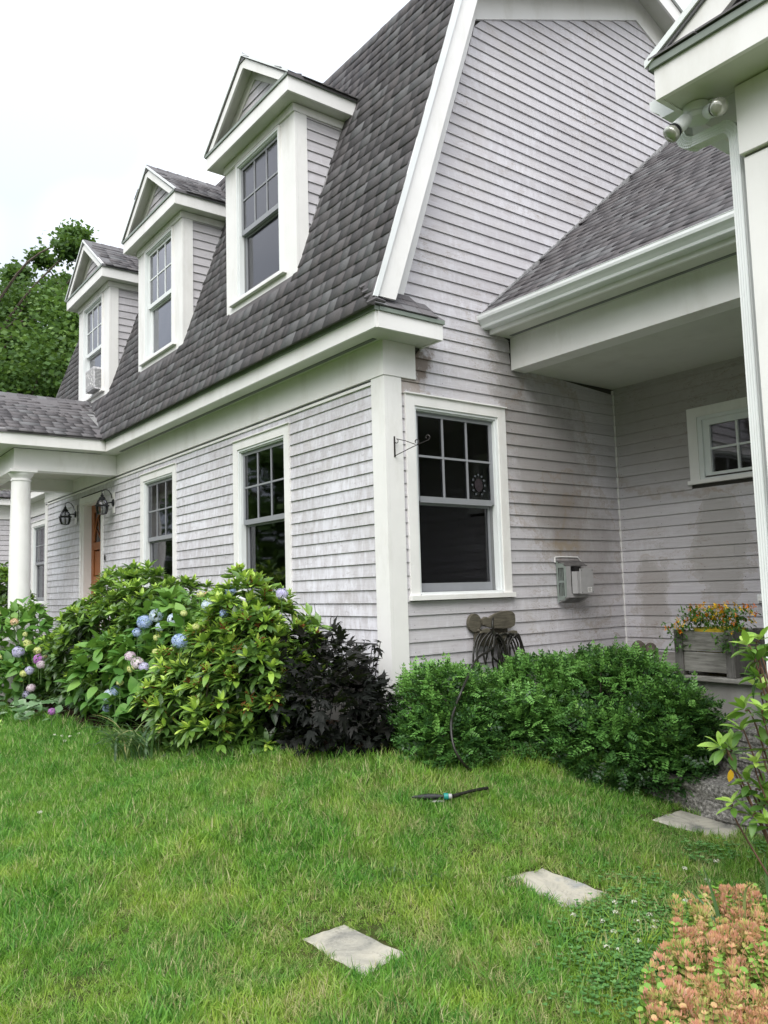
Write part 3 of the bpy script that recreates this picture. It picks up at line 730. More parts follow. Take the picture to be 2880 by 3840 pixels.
def slope_shingles(rf, cx, hw, yf, yback, zt, slope, side, n, keep=lambda s, h: True):
    """courses on one slope of a gable roof whose ridge runs along y; side=+1 faces +x"""
    l = math.hypot(1, slope); b = np.array((-side / l, 0, slope / l)); O = np.array((cx + side * (hw + .035), yf - .012, zt + .03 - .013 * slope))
    shingles(rf, O, (0, 1, 0), b, yback - yf + .01, (hw + .03) * l - .15, keep, n, .004)
    if side > 0:
        y = yf - .01
        while y < yback - .1 and keep(y - yf, (hw - .1) * l):
            MB().loft([(cx - .10, y, zt + .045 + slope * hw - .10 * slope + .012), (cx, y, zt + .045 + slope * (hw + .02) + .022), (cx + .10, y, zt + .045 + slope * hw - .10 * slope + .012)], [(cx - .10, y + .2, zt + .04 + slope * hw - .10 * slope + .004), (cx, y + .2, zt + .045 + slope * (hw + .02) + .012), (cx + .10, y + .2, zt + .04 + slope * hw - .10 * slope + .004)]).build('ridge_cap', SHIN, rf); y += .14

# ---------------------------------------------------------------- dormers
YD = -.055
for di, cx in enumerate(DORM):
    D = MB()
    zb = 4.50; ztop = 6.165
    D.box(frame(cx, YD), -.75, -.455, -.03, 0, zb, ztop).box(frame(cx, YD), .475, .75, -.03, 0, zb, ztop).box(frame(cx, YD), -.455, .475, -.03, 0, zb, 4.60).box(frame(cx, YD), -.455, .475, -.03, 0, 6.135, ztop)
    dm = D.build('dormer', TRIM, house, bevel=.0015)
    box('sill', TRIM, dm, frame(cx, YD), -.62, .56, .001, .045, 4.60, 4.628, bevel=.003)
    Mx = frame(cx, YD)
    sash = (SASH, TRIMC, TRIMC)[di]
    cur = ([(-.40, .42, 4.66, 6.0)], [(-.40, -.30, 4.66, 6.1)], [(-.40, -.3, 4.9, 6.1)])[di]
    window(dm, Mx, -.455, .475, 4.595, 6.150, 5.345, cw=.003, sash=sash, glass=(GLASSS, GLASSU, GLASSU)[di], casing=False, curtain=cur, head=.015, flat=True)
    # cheeks: corner casing, clapboards down to the roof, sheathing
    for sg in (-1, 1):
        F = (lambda s, t, z, sg=sg, cx=cx: (cx + sg * (.72 + t), s, z))
        zr = lambda y: 3.79 + (y + .31) * RS
        MB().prism(F, [(YD + .031, max(4.5, zr(YD + .03) - .03)), (YD + .14, zr(YD + .14) - .03), (YD + .14, ztop), (YD + .031, ztop)], -.02, .03).build('corner_casing', TRIM, dm)
        MB().prism(F, [(YD + .05, 4.6), (YD + .14, zr(YD + .14) - .06), (.62, 6.3), (.62, 6.3), (YD + .05, 6.3)], -.06, -.001).build('cheek', SHEATH, dm)
        clapboards(dm, F, CLAPD, 35, 49, lambda z: YD + .141, lambda z: max(YD + .1415, yr(z) - .004))
        MB().prism(F, [(YD + .001, 6.166), (.62, 6.166), (.62, 6.245), (YD + .001, 6.245)], 0, .036).build('frieze_board', TRIM, dm)
        MB().prism(F, [(yr(4.75) - .012, 4.75), (yr(4.75) + .01, 4.75), (yr(6.15) + .01, 6.15), (yr(6.15) - .012, 6.15)], .0255, .033).build('step_flashing', FLASH, dm)
    box('frieze_board', TRIM, dm, frame(cx, YD), -.757, .757, -.03, .02, 6.166, 6.245)
    rf, ap = pediment(dm, cx, .90, -.215, YD, 6.245, 6.39, .74, .75, .17, rb=.105)
    slope_shingles(dm, cx, .90, -.215, 1.6, 6.39, .74, 1, 60, lambda s, h: (-.215 + s) < yr(6.4 + h * .59) + .05)
    slope_shingles(dm, cx, .90, -.215, .8, 6.39, .74, -1, 0, lambda s, h: (-.215 + s) < yr(6.4 + h * .59) + .05)
window(house, FR, -2.685, -1.501, 1.42, 3.122, 2.235)
window(house, FR, -5.438, -4.246, 1.42, 3.122, 2.235)
window(house, GB, .1865, 1.353, 1.42, 3.122, 2.235, curtain=[(1.02, 1.22, 1.5, 3.0)])
# front door with its deep frame
dc = MB().box(FR, -8.135, -8.05, 0, .034, .96, 3.1).box(FR, -7.075, -6.99, 0, .034, .96, 3.1).box(FR, -8.05, -7.075, 0, .034, 3.0, 3.1)
dc.box(FR, -8.05, -8.02, -.17, .0, .98, 3.0).box(FR, -7.105, -7.075, -.17, 0, .98, 3.0).box(FR, -8.02, -7.105, -.17, 0, 2.98, 3.0).build('door_frame', TRIM, house)
D2 = frame(-7.56, .12)
dl = MB().box(D2, -.455, -.335, -.045, 0, .98, 2.98).box(D2, .335, .455, -.045, 0, .98, 2.98)
for z0_, z1_ in ((.98, 1.20), (1.72, 1.84), (2.26, 2.38), (2.86, 2.98)): dl.box(D2, -.335, .335, -.045, 0, z0_, z1_)
for z0_, z1_ in ((1.20, 1.72), (1.84, 2.26)):
    dl.box(D2, -.05, .05, -.045, 0, z0_, z1_)
door = dl.build('door', DOORW, house, bevel=.004)
for sx in (-.19, .19):
    for z0_, z1_ in ((1.20, 1.72), (1.84, 2.26)): box('panel', DOORW, door, D2, sx - .12, sx + .12, -.04, -.012, z0_ + .02, z1_ - .02, bevel=.008)
box('glass_light', GLASS, door, D2, -.335, .335, -.03, -.02, 2.38, 2.86)
fl = MB()
for a_ in (30, 60, 90, 120, 150): fl.tube([D2(0, -.01, 2.40), D2(.33 * math.cos(math.radians(a_)), -.01, 2.40 + .44 * math.sin(math.radians(a_)))], .007, 5)
fl.tube([D2(.32 * math.cos(q * PI / 10), -.01, 2.40 + .44 * math.sin(q * PI / 10)) for q in range(11)], .012, 5).build('fan_light_bar', DOORW, door)
box('threshold', GREYW, house, FR, -8.05, -7.075, -.17, .05, .95, .98)
box('doorbell', IRON, house, FR, -6.885, -6.862, .028, .045, 2.05, 2.13, bevel=.003)

# ---------------------------------------------------------------- entry porch
porch = empty('entry_porch', (-7.53, -.9, .4), 'white entry porch with round column and shingled pediment roof over the front door', 'porch')
PX0, PX1 = -8.69, -6.367
MB().box(W, PX1 - .2, PX1, -1.42, -.039, 3.25, 3.54).box(W, PX0, PX0 + .2, -1.42, -.039, 3.25, 3.54).box(W, PX0 + .2, PX1 - .2, -1.42, -1.22, 3.25, 3.54).build('beam', TRIM, porch, bevel=.002)
box('ceiling', SOFF, porch, W, PX0 + .2, PX1 - .2, -1.22, -.039, 3.44, 3.46)
rfp, app = pediment(porch, -7.53, 1.435, -1.69, -1.42, 3.541, 3.690, .56, -.262, .27, rb=.12, frieze=.1)
MB().add([(-6.06, -.27, 3.735), (-7.53, -.27, 4.54), (-7.53, -.01, 4.54), (-6.06, -.262, 3.735), (-9.0, -.27, 3.735)], [(0, 1, 2), (1, 4, 2)]).build('valley_flashing', FLASH, porch)
def kp(s, h):
    y = -1.702 + s; z = 3.73 + h * .4885; return y < yr(z) - .005
for sg in (1, -1): slope_shingles(rfp, -7.53, 1.435, -1.69, .2, 3.69, .56, sg, 300 if sg > 0 else 0, kp)
MB().loft([(-6.09, -.27, 3.72), (-7.53, -.27, 4.535), (-8.97, -.27, 3.72)], [(-6.09, -.20, 3.72), (-7.53, .03, 4.535), (-8.97, -.2, 3.72)]).build('roof', SHIN, porch)
def col(cx, cy):
    c_ = MB().lathe(W, [(.135, .965), (.137, 1.6), (.133, 2.3), (.120, 3.09), (.120, 3.10), (.131, 3.105), (.131, 3.125), (.120, 3.13), (.122, 3.15), (.14, 3.165), (.158, 3.20), (.160, 3.215)], (cx, cy), 32).build('column', TRIM, porch, smooth=50)
    box('capital', TRIM, c_, W, cx - .17, cx + .17, cy - .17, cy + .17, 3.215, 3.249, bevel=.002)
    MB().lathe(W, [(.165, .951), (.168, .985), (.14, 1.0)], (cx, cy), 32).build('base', TRIM, c_, smooth=50)
col(PX1 - .115, -1.30); col(PX0 + .115, -1.30)
box('slab', CONC, porch, W, -9.05, -5.55, -1.62, -.03, .83, .95, bevel=.01)
box('foundation', CONC, porch, W, -9.0, -5.62, -1.55, -.031, .2, .83)
box('step', CONC, porch, W, -8.8, -6.3, -1.98, -1.63, .3, .68, bevel=.01)

# ---------------------------------------------------------------- far wing seen past the porch
far = empty('far_wing', (-13, 2, .4), 'set back grey clapboard wing with white trim seen behind the porch column', 'house wing')
FW = frame(0, .45)
wfw = sheet('wall', SHEATH, far, FW, -13.7, XL - .02, .5, 3.6, -.1, -.004, [(-12.95, -11.85, 1.48, 3.05)])
clapboards(wfw, FW, CLAPF, -2, 21, lambda z: -13.67, lambda z: XL - .02, [(-13.03, -11.8, 1.42, 3.122)])
window(far, FW, -13.03, -11.80, 1.42, 3.122, 2.235)
box('frieze_board', TRIM, far, FW, -13.66, XL - .04, 0, .038, 3.25, 3.54)
FE = frame(-13.7, 0, 0, GB)
we = sheet('wall', SHEATH, far, FE, -3.2, .45, .5, 3.6, -.1, -.004)
clapboards(we, FE, CLAPD, -2, 21, lambda z: -3.1, lambda z: .42)
box('frieze_board', TRIM, far, FE, -3.2, .409, 0, .038, 3.25, 3.54)
MB().box(FW, -13.68, XL - .3, .038, .262, 3.54, 3.55).box(FE, -3.4, .185, .038, .262, 3.541, 3.551).build('soffit', SOFF, far)
MB().box(FW, -13.41, XL - .3, .262, .285, 3.54, 3.67).box(FE, -3.4, .164, .262, .285, 3.54, 3.67).build('fascia', TRIM, far)
MB().add([(-13.38, .14, 3.69), (XL - .3, .14, 3.69), (XL - .3, 3.2, 4.75), (-14.5, 3.2, 4.75)], [(0, 1, 2, 3)]).build('roof', SHIN, far)
rE = MB().add([(-13.38, -3.5, 3.69), (-13.38, .14, 3.69), (-14.9, 3.2, 4.75), (-14.9, -3.5, 4.75)], [(0, 1, 2, 3)]).build('roof', SHIN, far)
lE = math.hypot(1.52, 1.06); shingles(rE, (-13.36, -3.5, 3.69), (0, 1, 0), (-1.52 / lE, 0, 1.06 / lE), 3.6, lE - .1, lambda s, h: True, 60, .004)

# ---------------------------------------------------------------- side wing: recessed porch wall, beam, gutter, shingled roof
wing = empty('side_wing', (1.8, 3, .4), 'recessed side wing with grey clapboards under a white beam, gutter and shingled roof', 'house wing')
H_w = [(.852, 2.05, 2.41, 3.134)]
ww = sheet('wall', SHEATH, wing, WG, .0, 6.5, .6, 3.8, -.1, -.004, [(.95, 1.95, 2.48, 3.04)])
clapboards(ww, WG, CLAPW, -2, 24, lambda z: .022, lambda z: 6.5, H_w)
ccl = MB()
for k in range(0, 60):
    z = .75 + k * .047; j = .004 * math.sin(k * 1.7); ccl.box(W, .0, .020 + j, 2.993 - .022 - j, 2.993, z, z + .047)
box('corner_strip', TRIM, wing, W, .001, .024, 2.965, 2.992, .6, 3.50)
nm = MB()
for k in range(-2, 23):
    s = .07
    while s < 2.9:
        zz = Z0 + k * E_ + .026
        if not (.83 < s < 2.07 and 2.38 < zz < 3.14): nm.add([WG(s + .0036 * math.cos(q * PI / 3), .0245, zz + .0036 * math.sin(q * PI / 3)) for q in range(6)], [tuple(range(6))])
        s += .42 + random.uniform(-.02, .02)
tag(nm.build('nail_head', IRON, ww), kind='stuff')
# small four pane window
Mw = WG
w4 = MB().box(Mw, .852, .948, 0, .034, 2.445, 3.134).box(Mw, 1.954, 2.05, 0, .034, 2.445, 3.134).box(Mw, .948, 1.954, 0, .034, 3.045, 3.134).box(Mw, .83, 2.07, 0, .05, 2.41, 2.445).build('window', TRIM, wing, bevel=.0015)
MB().box(Mw, .948, .990, -.04, .018, 2.445, 3.045).box(Mw, 1.912, 1.954, -.04, .018, 2.445, 3.045).box(Mw, .99, 1.912, -.04, .018, 3.012, 3.045).box(Mw, .99, 1.912, -.04, .018, 2.445, 2.462).build('frame', TRIMC, w4)
s4 = MB().box(Mw, .99, 1.052, -.05, -.005, 2.462, 3.012).box(Mw, 1.85, 1.912, -.05, -.005, 2.462, 3.012).box(Mw, 1.052, 1.85, -.05, -.005, 2.955, 3.012).box(Mw, 1.052, 1.85, -.05, -.005, 2.462, 2.508)
s4.box(Mw, 1.308, 1.326, -.045, -.010, 2.508, 2.955).box(Mw, 1.580, 1.598, -.045, -.010, 2.508, 2.955)
for a_, b_ in ((1.052, 1.308), (1.326, 1.58), (1.598, 1.85)): s4.box(Mw, a_, b_, -.044, -.011, 2.722, 2.741)
s4.build('sash', TRIMC, w4)
for a_, b_ in ((1.052, 1.308), (1.326, 1.58), (1.598, 1.85)):
    for c_, d_ in ((2.508, 2.722), (2.741, 2.955)): box('pane', GLASS, w4, Mw, a_, b_, -.036, -.031, c_, d_)
ob = MB().box(Mw, 1.43, 1.54, .02, .05, 1.30, 1.375).build('outlet_box', TRIMC, wing, bevel=.004)
box('outlet_cover', TRIM, ob, Mw, 1.445, 1.525, .05, .062, 1.315, 1.36, bevel=.003)
box('ceiling', SOFF, wing, W, .004, 6.4, 1.653, 2.99, 3.515, 3.53)
bm_ = box('beam', TRIM, wing, W, .027, 6.4, 1.463, 1.652, 3.497, 3.82, bevel=.003)
sfw = box('soffit', SOFF, wing, W, .027, 4.2, 1.224, 1.462, 3.80, 3.812)
box('vent_strip', JAMB, sfw, W, .1, 4.2, 1.385, 1.42, 3.795, 3.8005)
box('fascia', TRIM, wing, W, .027, 4.2, 1.200, 1.2235, 3.792, 3.95)
gp = [(1.198, 3.835), (1.128, 3.835), (1.118, 3.842), (1.112, 3.862), (1.090, 3.885), (1.066, 3.905), (1.060, 3.925), (1.060, 3.945), (1.056, 3.952), (1.066, 3.958), (1.070, 3.945), (1.073, 3.91), (1.116, 3.868), (1.124, 3.842), (1.194, 3.842), (1.194, 3.95), (1.198, 3.95)]
gt = MB().loft([(.012, y, z) for y, z in gp], [(4.2, y, z) for y, z in gp]).build('gutter', GUTTER, wing)
MB().prism(GB, [(1.197, 3.836), (1.128, 3.836), (1.112, 3.862), (1.062, 3.905), (1.060, 3.95), (1.197, 3.95)], .008, .0118).build('end_cap', GUTTER, gt)
WS = .847; wl = math.hypot(1, WS)
rw = MB().prism(GB, [(1.10, 3.955), (1.14, 3.958), (4.5, 3.958 + 3.36 * WS), (4.5, 3.91 + 3.36 * WS), (1.2, 3.93)], .004, 6.6).build('roof', SHIN, wing)
MB().prism(GB, [(4.501, 3.958 + 3.36 * WS), (8.0, 3.95), (4.501, 3.90 + 3.36 * WS)], .004, 6.6).build('roof', SHIN, wing)
shingles(rw, (.006, 1.10, 3.945), (1, 0, 0), (0, 1 / wl, WS / wl), 4.4, 3.4 * wl, lambda s, h: not (s > 3.4 and h < 3.2), 300, .012)
fl = MB()
for k in range(26):
    y = 1.20 + k * .125; z = 3.99 + (y - 1.135) * WS
    fl.prism(GB, [(y, z - .03), (y + .115, z - .03 + .115 * WS), (y + .105, z + .022 + .105 * WS), (y - .01, z + .022)], .027, .034 + .003 * (k % 2))
fl.build('step_flashing', FLASH, wing)
# deck, riser wall
dk = MB()
nb = 13
for k in range(nb):
    ya = 1.27 + k * .132; box('deck_board', GREYW, wing, W, .05, 4.5, ya, ya + .127, .805, .832, bevel=.003)
box('riser_wall', CONC, wing, W, .05, 4.5, 1.33, 1.42, .1, .803)

# ---------------------------------------------------------------- near wing at the right edge
near = empty('near_wing', (5, 1, .1), 'white trimmed gable corner of the near wing at the right edge of the photo', 'house wing')
NM = frame(0, -.78)
MB().box(NM, 3.56, 7.1, -.1, -.001, .0, 3.56).box(W, 3.545, 3.6, -.68, 1.46, 0, 3.56).box(W, 7.0, 7.1, -.68, 1.46, 0, 3.56).build('wall', TRIM, near)
box('corner_board', TRIM, near, NM, 3.535, 3.69, 0.0, .022, 0, 3.236, bevel=.002)
box('flat_panel', TRIM, near, NM, 3.6915, 7.1, 0.0, .018, 0, 3.235)
box('band', GREYW, near, NM, 3.535, 7.1, .0, .012, 3.236, 3.25)
box('frieze_board', TRIM, near, NM, 3.525, 7.1, .0, .040, 3.25, 3.545, bevel=.002)
rfn, apn = pediment(near, 5.28, 2.0, -1.012, -.78, 3.545, 3.685, .56, 1.10, .24, rb=.13, claw=TRIM)
slope_shingles(rfn, 5.28, 2.0, -1.012, 2.2, 3.685, .56, -1, 120); slope_shingles(rfn, 5.28, 2.0, -1.012, 2.2, 3.685, .56, 1, 0)
MB().box(W, 3.30, 3.5, -.78, 1.10, 3.549, 3.559).build('side_soffit', SOFF, near)
MB().box(W, 3.41, 3.45, -.55, 1.0, 3.538, 3.548).build('vent_strip', JAMB, near)
# pent shingles on the front cornice
for k in range(18):
    x = 3.27 + k * .22; MB().loft([(x, -1.035, 3.722), (x + .215, -1.035, 3.722), (x + .215, -.79, 3.765), (x, -.79, 3.765)], [(x, -1.035, 3.731), (x + .215, -1.035, 3.731), (x + .215, -.79, 3.775), (x, -.79, 3.775)]).build('shingle', SHIN, rfn)
gp2 = [(0, 0), (-.062, 0), (-.072, .006), (-.078, .022), (-.100, .044), (-.120, .058), (-.125, .076), (-.125, .098), (-.119, .104), (-.113, .09), (-.111, .064), (-.072, .030), (-.064, .006), (-.004, .006), (-.004, .1), (0, .1)]
gn = MB().loft([(3.279 + a, -.86, 3.552 + b) for a, b in gp2], [(3.279 + a, 1.1, 3.552 + b) for a, b in gp2]).build('gutter', GUTTER, near)
MB().loft([(3.279 + a, -.868, 3.552 + b) for a, b in [(0, 0), (-.068, 0), (-.080, .024), (-.12, .056), (-.125, .1), (0, .1)]], [(3.279 + a, -.861, 3.552 + b) for a, b in [(0, 0), (-.068, 0), (-.080, .024), (-.12, .056), (-.125, .1), (0, .1)]]).build('end_cap', GUTTER, gn)

# ribbed downspout: gutter outlet, elbow, offset, elbow, long drop against the wall
def ribbed(path, a=.028, b=.023, n=16, rib=.0022):
    """rectangular pipe with fluted faces swept along path (list of points), frames kept in the plane of the path"""
    m = MB(); rings = []
    path = [np.array(p, float) for p in path]
    sidev = None
    for i, p in enumerate(path):
        d = path[min(i + 1, len(path) - 1)] - path[max(0, i - 1)]; d /= np.linalg.norm(d)
        pl = np.array((DSX, DSY, 0.)); side = np.cross(pl, d)
        # side: across the plane of the sweep, constant; other: in plane
        sv = np.array((-DSY, DSX, 0.)); inn = np.cross(d, sv)
        ring = []
        per = [(-1, -1), (1, -1), (1, 1), (-1, 1)]
        for e in range(4):
            (u0, v0), (u1, v1) = per[e], per[(e + 1) % 4]
            for q in range(n // 4 * 2):
                t = q / (n // 4 * 2); uu = u0 + (u1 - u0) * t; vv = v0 + (v1 - v0) * t
                fl_ = 1 - (.07 if q % 2 else 0); 
                ring.append(tuple(p + sv * uu * a * fl_ + inn * vv * b * fl_))
        rings.append(ring)
    k = len(rings[0]); vs = [v for r in rings for v in r]
    m.add(vs, [(i * k + j, i * k + (j + 1) % k, (i + 1) * k + (j + 1) % k, (i + 1) * k + j) for i in range(len(rings) - 1) for j in range(k)] + [tuple(range(k))[::-1], tuple(range(len(vs) - k, len(vs)))])
    return m
A0 = np.array((3.215, -.70, 3.552)); A1 = np.array((3.492, -.745, 3.34)); dd = (A1 - A0)[:2]; dd /= np.linalg.norm(dd); DSX, DSY = dd
def arc(p0, d0, d1, r, n=9):
    """quarter-ish bend from direction d0 to d1"""
    d0 = np.array(d0, float); d1 = np.array(d1, float); d0 /= np.linalg.norm(d0); d1 /= np.linalg.norm(d1)
    th = math.acos(np.clip(d0 @ d1, -1, 1)); nrm = d1 - d0 * (d0 @ d1); nrm /= np.linalg.norm(nrm); c_ = np.array(p0) + nrm * r
    return [tuple(c_ - nrm * r * math.cos(th * i / n) + d0 * r * math.sin(th * i / n)) for i in range(n + 1)]
dn = np.array((0, 0, -1.)); off = np.array((dd[0], dd[1], -.13)); off /= np.linalg.norm(off)
e1 = arc(A0 + (0, 0, -.03), dn, off, .065)
p2 = np.array(e1[-1]) + off * .162; e2 = arc(p2, off, dn, .065)
ds = ribbed([A0 + (0, 0, .01)] + e1 + e2[0:1]).build('downspout', GUTTER, near)
def wr(pts):
    out = []
    for i, p in enumerate(pts): out.append(p)
    return out
ribbed(e1, .0300, .0250).build('elbow', GUTTER, ds); ribbed(e2, .0300, .0250).build('elbow', GUTTER, ds)
for ee in (e1, e2):
    m = MB()
    for i in range(1, len(ee) - 1):
        q0 = np.array(ee[i]); t_ = np.array(ee[i + 1]) - np.array(ee[i - 1]); t_ /= np.linalg.norm(t_)
        r_ = ribbed([q0 - t_ * .002, q0 + t_ * .002], .0318, .0268); m.v += []; m.add(r_.v, r_.f)
    m.build('crimp', GUTTER, ds)
pe = np.array(e2[-1]); ribbed([pe + (0, 0, .02), (pe[0], pe[1], .12)], .029, .0235).build('pipe', GUTTER, ds)

# ---------------------------------------------------------------- fittings on the walls
def lantern(x, label):
    t = empty('wall_lantern', (x, -.03, 2.86), label, 'wall lamp', 'carriage lanterns beside the front door'); c = (x, .20)
    F = lambda s, tt, z: (s, -tt, z)
    MB().box(F, x - .055, x + .055, .028, .034, 2.72, 3.02).build('backing_board', TRIM, t)
    MB().lathe(lambda a, b, z: (x + a, -.035 - (z - 2.87) * 1.0, 2.87 + b), [(.001, 2.87), (.052, 2.87), (.056, 2.875), (.05, 2.885), (.03, 2.892), (.001, 2.892)], (0, 0), 16).build('wall_plate', BLACKM, t, smooth=40)
    a = [F(x, .05, 2.88), F(x, .09, 2.90), F(x, .12, 2.98)] ; 
    MB().tube([F(x, .055, 2.93), F(x, .075, 3.0), F(x, .11, 3.045), F(x, .15, 3.06), F(x, .185, 3.05), F(x, .205, 3.02), F(x, .20, 2.99)], .0065, 7).tube([F(x, .055, 2.87), F(x, .10, 2.87), F(x, .13, 2.865)], .009, 7).build('bracket_arm', BLACKM, t, smooth=True)
    MB().lathe(F, [(.004, 3.01), (.013, 3.0), (.008, 2.99), (.020, 2.975), (.026, 2.965), (.020, 2.955), (.034, 2.945), (.046, 2.93), (.05, 2.92), (.036, 2.916), (.003, 2.914)], c, 16).build('cap', BLACKM, t, smooth=40)
    MB().lathe(F, [(.036, 2.912), (.058, 2.89), (.075, 2.855), (.079, 2.835)], c, 14).build('upper_glass', GLASSL, t, smooth=40)
    MB().lathe(F, [(.078, 2.832), (.098, 2.830), (.102, 2.822), (.098, 2.812), (.082, 2.808), (.078, 2.832)], c, 20).build('collar', BLACKM, t, smooth=40)
    MB().lathe(F, [(.078, 2.806), (.080, 2.78), (.072, 2.74), (.056, 2.705)], c, 14).build('lower_glass', GLASSL, t, smooth=40)
    m = MB()
    for k in range(8):
        q = 2 * PI * k / 8 + .2; C_ = lambda r, z: F(c[0] + r * math.cos(q), c[1] + r * math.sin(q), z)
        m.tube([C_(.082, 2.808), C_(.083, 2.78), C_(.075, 2.74), C_(.058, 2.70)], .0045, 4).tube([C_(.038, 2.914), C_(.061, 2.89), C_(.079, 2.84)], .0045, 4)
    m.lathe(F, [(.003, 2.704), (.058, 2.704), (.060, 2.698), (.03, 2.690), (.003, 2.688)], c, 14).build('cage', BLACKM, t)
    MB().lathe(F, [(.008, 2.70), (.012, 2.72), (.014, 2.78), (.006, 2.80)], c, 8).build('bulb', BULB, t, smooth=True)
lantern(-8.34, 'black carriage lantern left of the orange front door'); lantern(-6.50, 'black carriage lantern right of the orange front door, nearer the windows')

# flood light with two lamp heads
fl_ = empty('flood_light', (3.36, -.80, 3.54), 'white twin head security flood light under the near corner soffit', 'outdoor light')
FC = (3.352, -.815)
MB().lathe(W, [(.060, 3.548), (.060, 3.516), (.052, 3.508), (.001, 3.508)], FC, 28).build('ceiling_box', TRIMC, fl_, smooth=40)
MB().box(W, FC[0] - .078, FC[0] - .055, FC[1] - .012, FC[1] + .012, 3.538, 3.544).box(W, FC[0] + .055, FC[0] + .078, FC[1] - .012, FC[1] + .012, 3.538, 3.544).build('mounting_ear', TRIMC, fl_)
MB().lathe(W, [(.056, 3.507), (.056, 3.497), (.050, 3.488), (.001, 3.484)], FC, 28).build('cover_plate', TRIMC, fl_, smooth=40)
def head(p0, d):
    d = np.array(d, float); d /= np.linalg.norm(d); m_ = basis(d); p0 = np.array(p0)
    Fm = lambda a, b, z: tuple(p0 + m_[:3, 1] * a + m_[:3, 2] * b + d * z)
    h = MB().lathe(Fm, [(.010, -.03), (.011, 0), (.020, .006), (.029, .018), (.031, .075), (.028, .078), (.001, .078)], (0, 0), 20).build('lamp_head', TRIMC, fl_, smooth=40)
    MB().lathe(Fm, [(.0265, .0785), (.030, .080), (.0335, .092), (.001, .092)], (0, 0), 20).build('gasket', BLACKM, h, smooth=40)
    MB().lathe(Fm, [(.030, .0925), (.036, .104), (.038, .116), (.035, .124), (.022, .131), (.001, .133)], (0, 0), 20).build('bulb', BULB, h, smooth=50)
head((FC[0] - .012, FC[1] - .052, 3.492), (-.42, -.62, -.72)); head((FC[0] + .052, FC[1] - .018, 3.492), (.72, -.48, -.34))
MB().tube([(FC[0] - .01, FC[1] - .03, 3.497), (FC[0] - .012, FC[1] - .052, 3.488)], .012, 8).tube([(FC[0] + .03, FC[1] - .01, 3.497), (FC[0] + .054, FC[1] - .02, 3.492)], .012, 8).build('swivel', TRIMC, fl_)

# direct vent hood on the gable wall
vh = empty('vent_hood', (0.02, 2.12, 1.5), 'metal flue vent hood with louvred side and square heat shield below the small window', 'wall vent')
y0_, y1_, z0_, z1_ = 1.955, 2.30, 1.33, 1.735
V = lambda s, t, z: (t, s, z)
m = MB().loft([V(y0_, .025, z0_ + .0), V(y0_, .025, z1_), V(y0_ + .0, .14, z1_ - .055), V(y0_, .14, z0_ + .055)], [V(y0_ + .004, .025, z0_), V(y0_ + .004, .025, z1_), V(y0_ + .004, .14, z1_ - .055), V(y0_ + .004, .14, z0_ + .055)])
sidep = MB()
for za, zb2 in ((z0_ + .075, z0_ + .195), (z0_ + .215, z1_ - .075)):
    pass
# side plate with two barred openings
sp2 = MB()
o1, o2 = (z0_ + .07, z0_ + .192), (z0_ + .212, z1_ - .072); ta, tb = .048, .118
for t0, t1, za, zb2 in ((.025, ta, z0_ + .01, z1_ - .01), (tb, .14, z0_ + .057, z1_ - .057), (ta, tb, z0_ + .03, o1[0]), (ta, tb, o1[1], o2[0]), (ta, tb, o2[1], z1_ - .03)):
    sp2.box(V, y0_, y0_ + .004, t0, t1, za, zb2)
side = sp2.build('side_plate', METAL, vh)
for k in range(4):
    t0 = ta + .008 + k * .017
    for a, b in (o1, o2): box('louvre_bar', METAL, side, V, y0_ + .006, y0_ + .012, t0, t0 + .006, a, b)
MB().loft([V(y0_, .025, z1_), V(y1_, .025, z1_), V(y1_ - .03, .14, z1_ - .055), V(y0_, .14, z1_ - .055)], [V(y0_, .025, z1_ - .004), V(y1_, .025, z1_ - .004), V(y1_ - .03, .14, z1_ - .059), V(y0_, .14, z1_ - .059)]).build('top_plate', SOOT, vh)
MB().loft([V(y0_, .025, z0_), V(y1_, .025, z0_), V(y1_ - .03, .14, z0_ + .055), V(y0_, .14, z0_ + .055)], [V(y0_, .025, z0_ + .004), V(y1_, .025, z0_ + .004), V(y1_ - .03, .14, z0_ + .059), V(y0_, .14, z0_ + .059)]).build('bottom_plate', METALG, vh)
MB().box(V, y0_ + .004, y0_ + .07, .134, .14, z0_ + .059, z1_ - .059).box(V, y1_ - .05, y1_ - .03, .134, .14, z0_ + .059, z1_ - .059).box(V, y0_ + .07, y1_ - .05, .134, .14, z0_ + .059, z0_ + .09).build('front_plate', METALG, vh)
box('soot_cavity', SOOT, vh, V, y0_ + .05, y1_ - .03, .05, .06, z0_ + .06, z1_ - .06)
sl = MB()
for k in range(4):
    for a, b in ((y0_ + .05, y0_ + .15), (y0_ + .165, y1_ - .06)): sl.box(V, a, b, .04 + k * .024, .052 + k * .024, z0_ + .006 + k * .0115, z0_ + .009 + k * .0115)
sl.build('slot', BLACKM, vh)
MB().box(V, y0_ + .08, y0_ + .13, .142, .205, z0_ + .09, z1_ - .11).build('inner_baffle', METALG, vh)
hs = MB().box(V, y0_ + .12, y0_ + .305, .20, .212, z0_ + .085, z1_ - .085).build('heat_shield', METALG, vh, bevel=.002)
box('warning_label', TRIM, hs, V, y0_ + .215, y0_ + .275, .212, .2128, z0_ + .10, z0_ + .145)
lb = MB()
for k in range(5): lb.box(V, y0_ + .221, y0_ + .269 - .006 * (k % 3), .2129, .2132, z0_ + .106 + k * .0075, z0_ + .109 + k * .0075)
lb.build('label_text', IRON, hs)
sc_ = MB()
for a in (y0_ + .135, y0_ + .29):
    for z in (z0_ + .10, z1_ - .10): sc_.box(V, a - .003, a + .003, .2125, .216, z - .003, z + .003)
sc_.build('screw', BLACKM, hs)
ck = MB()
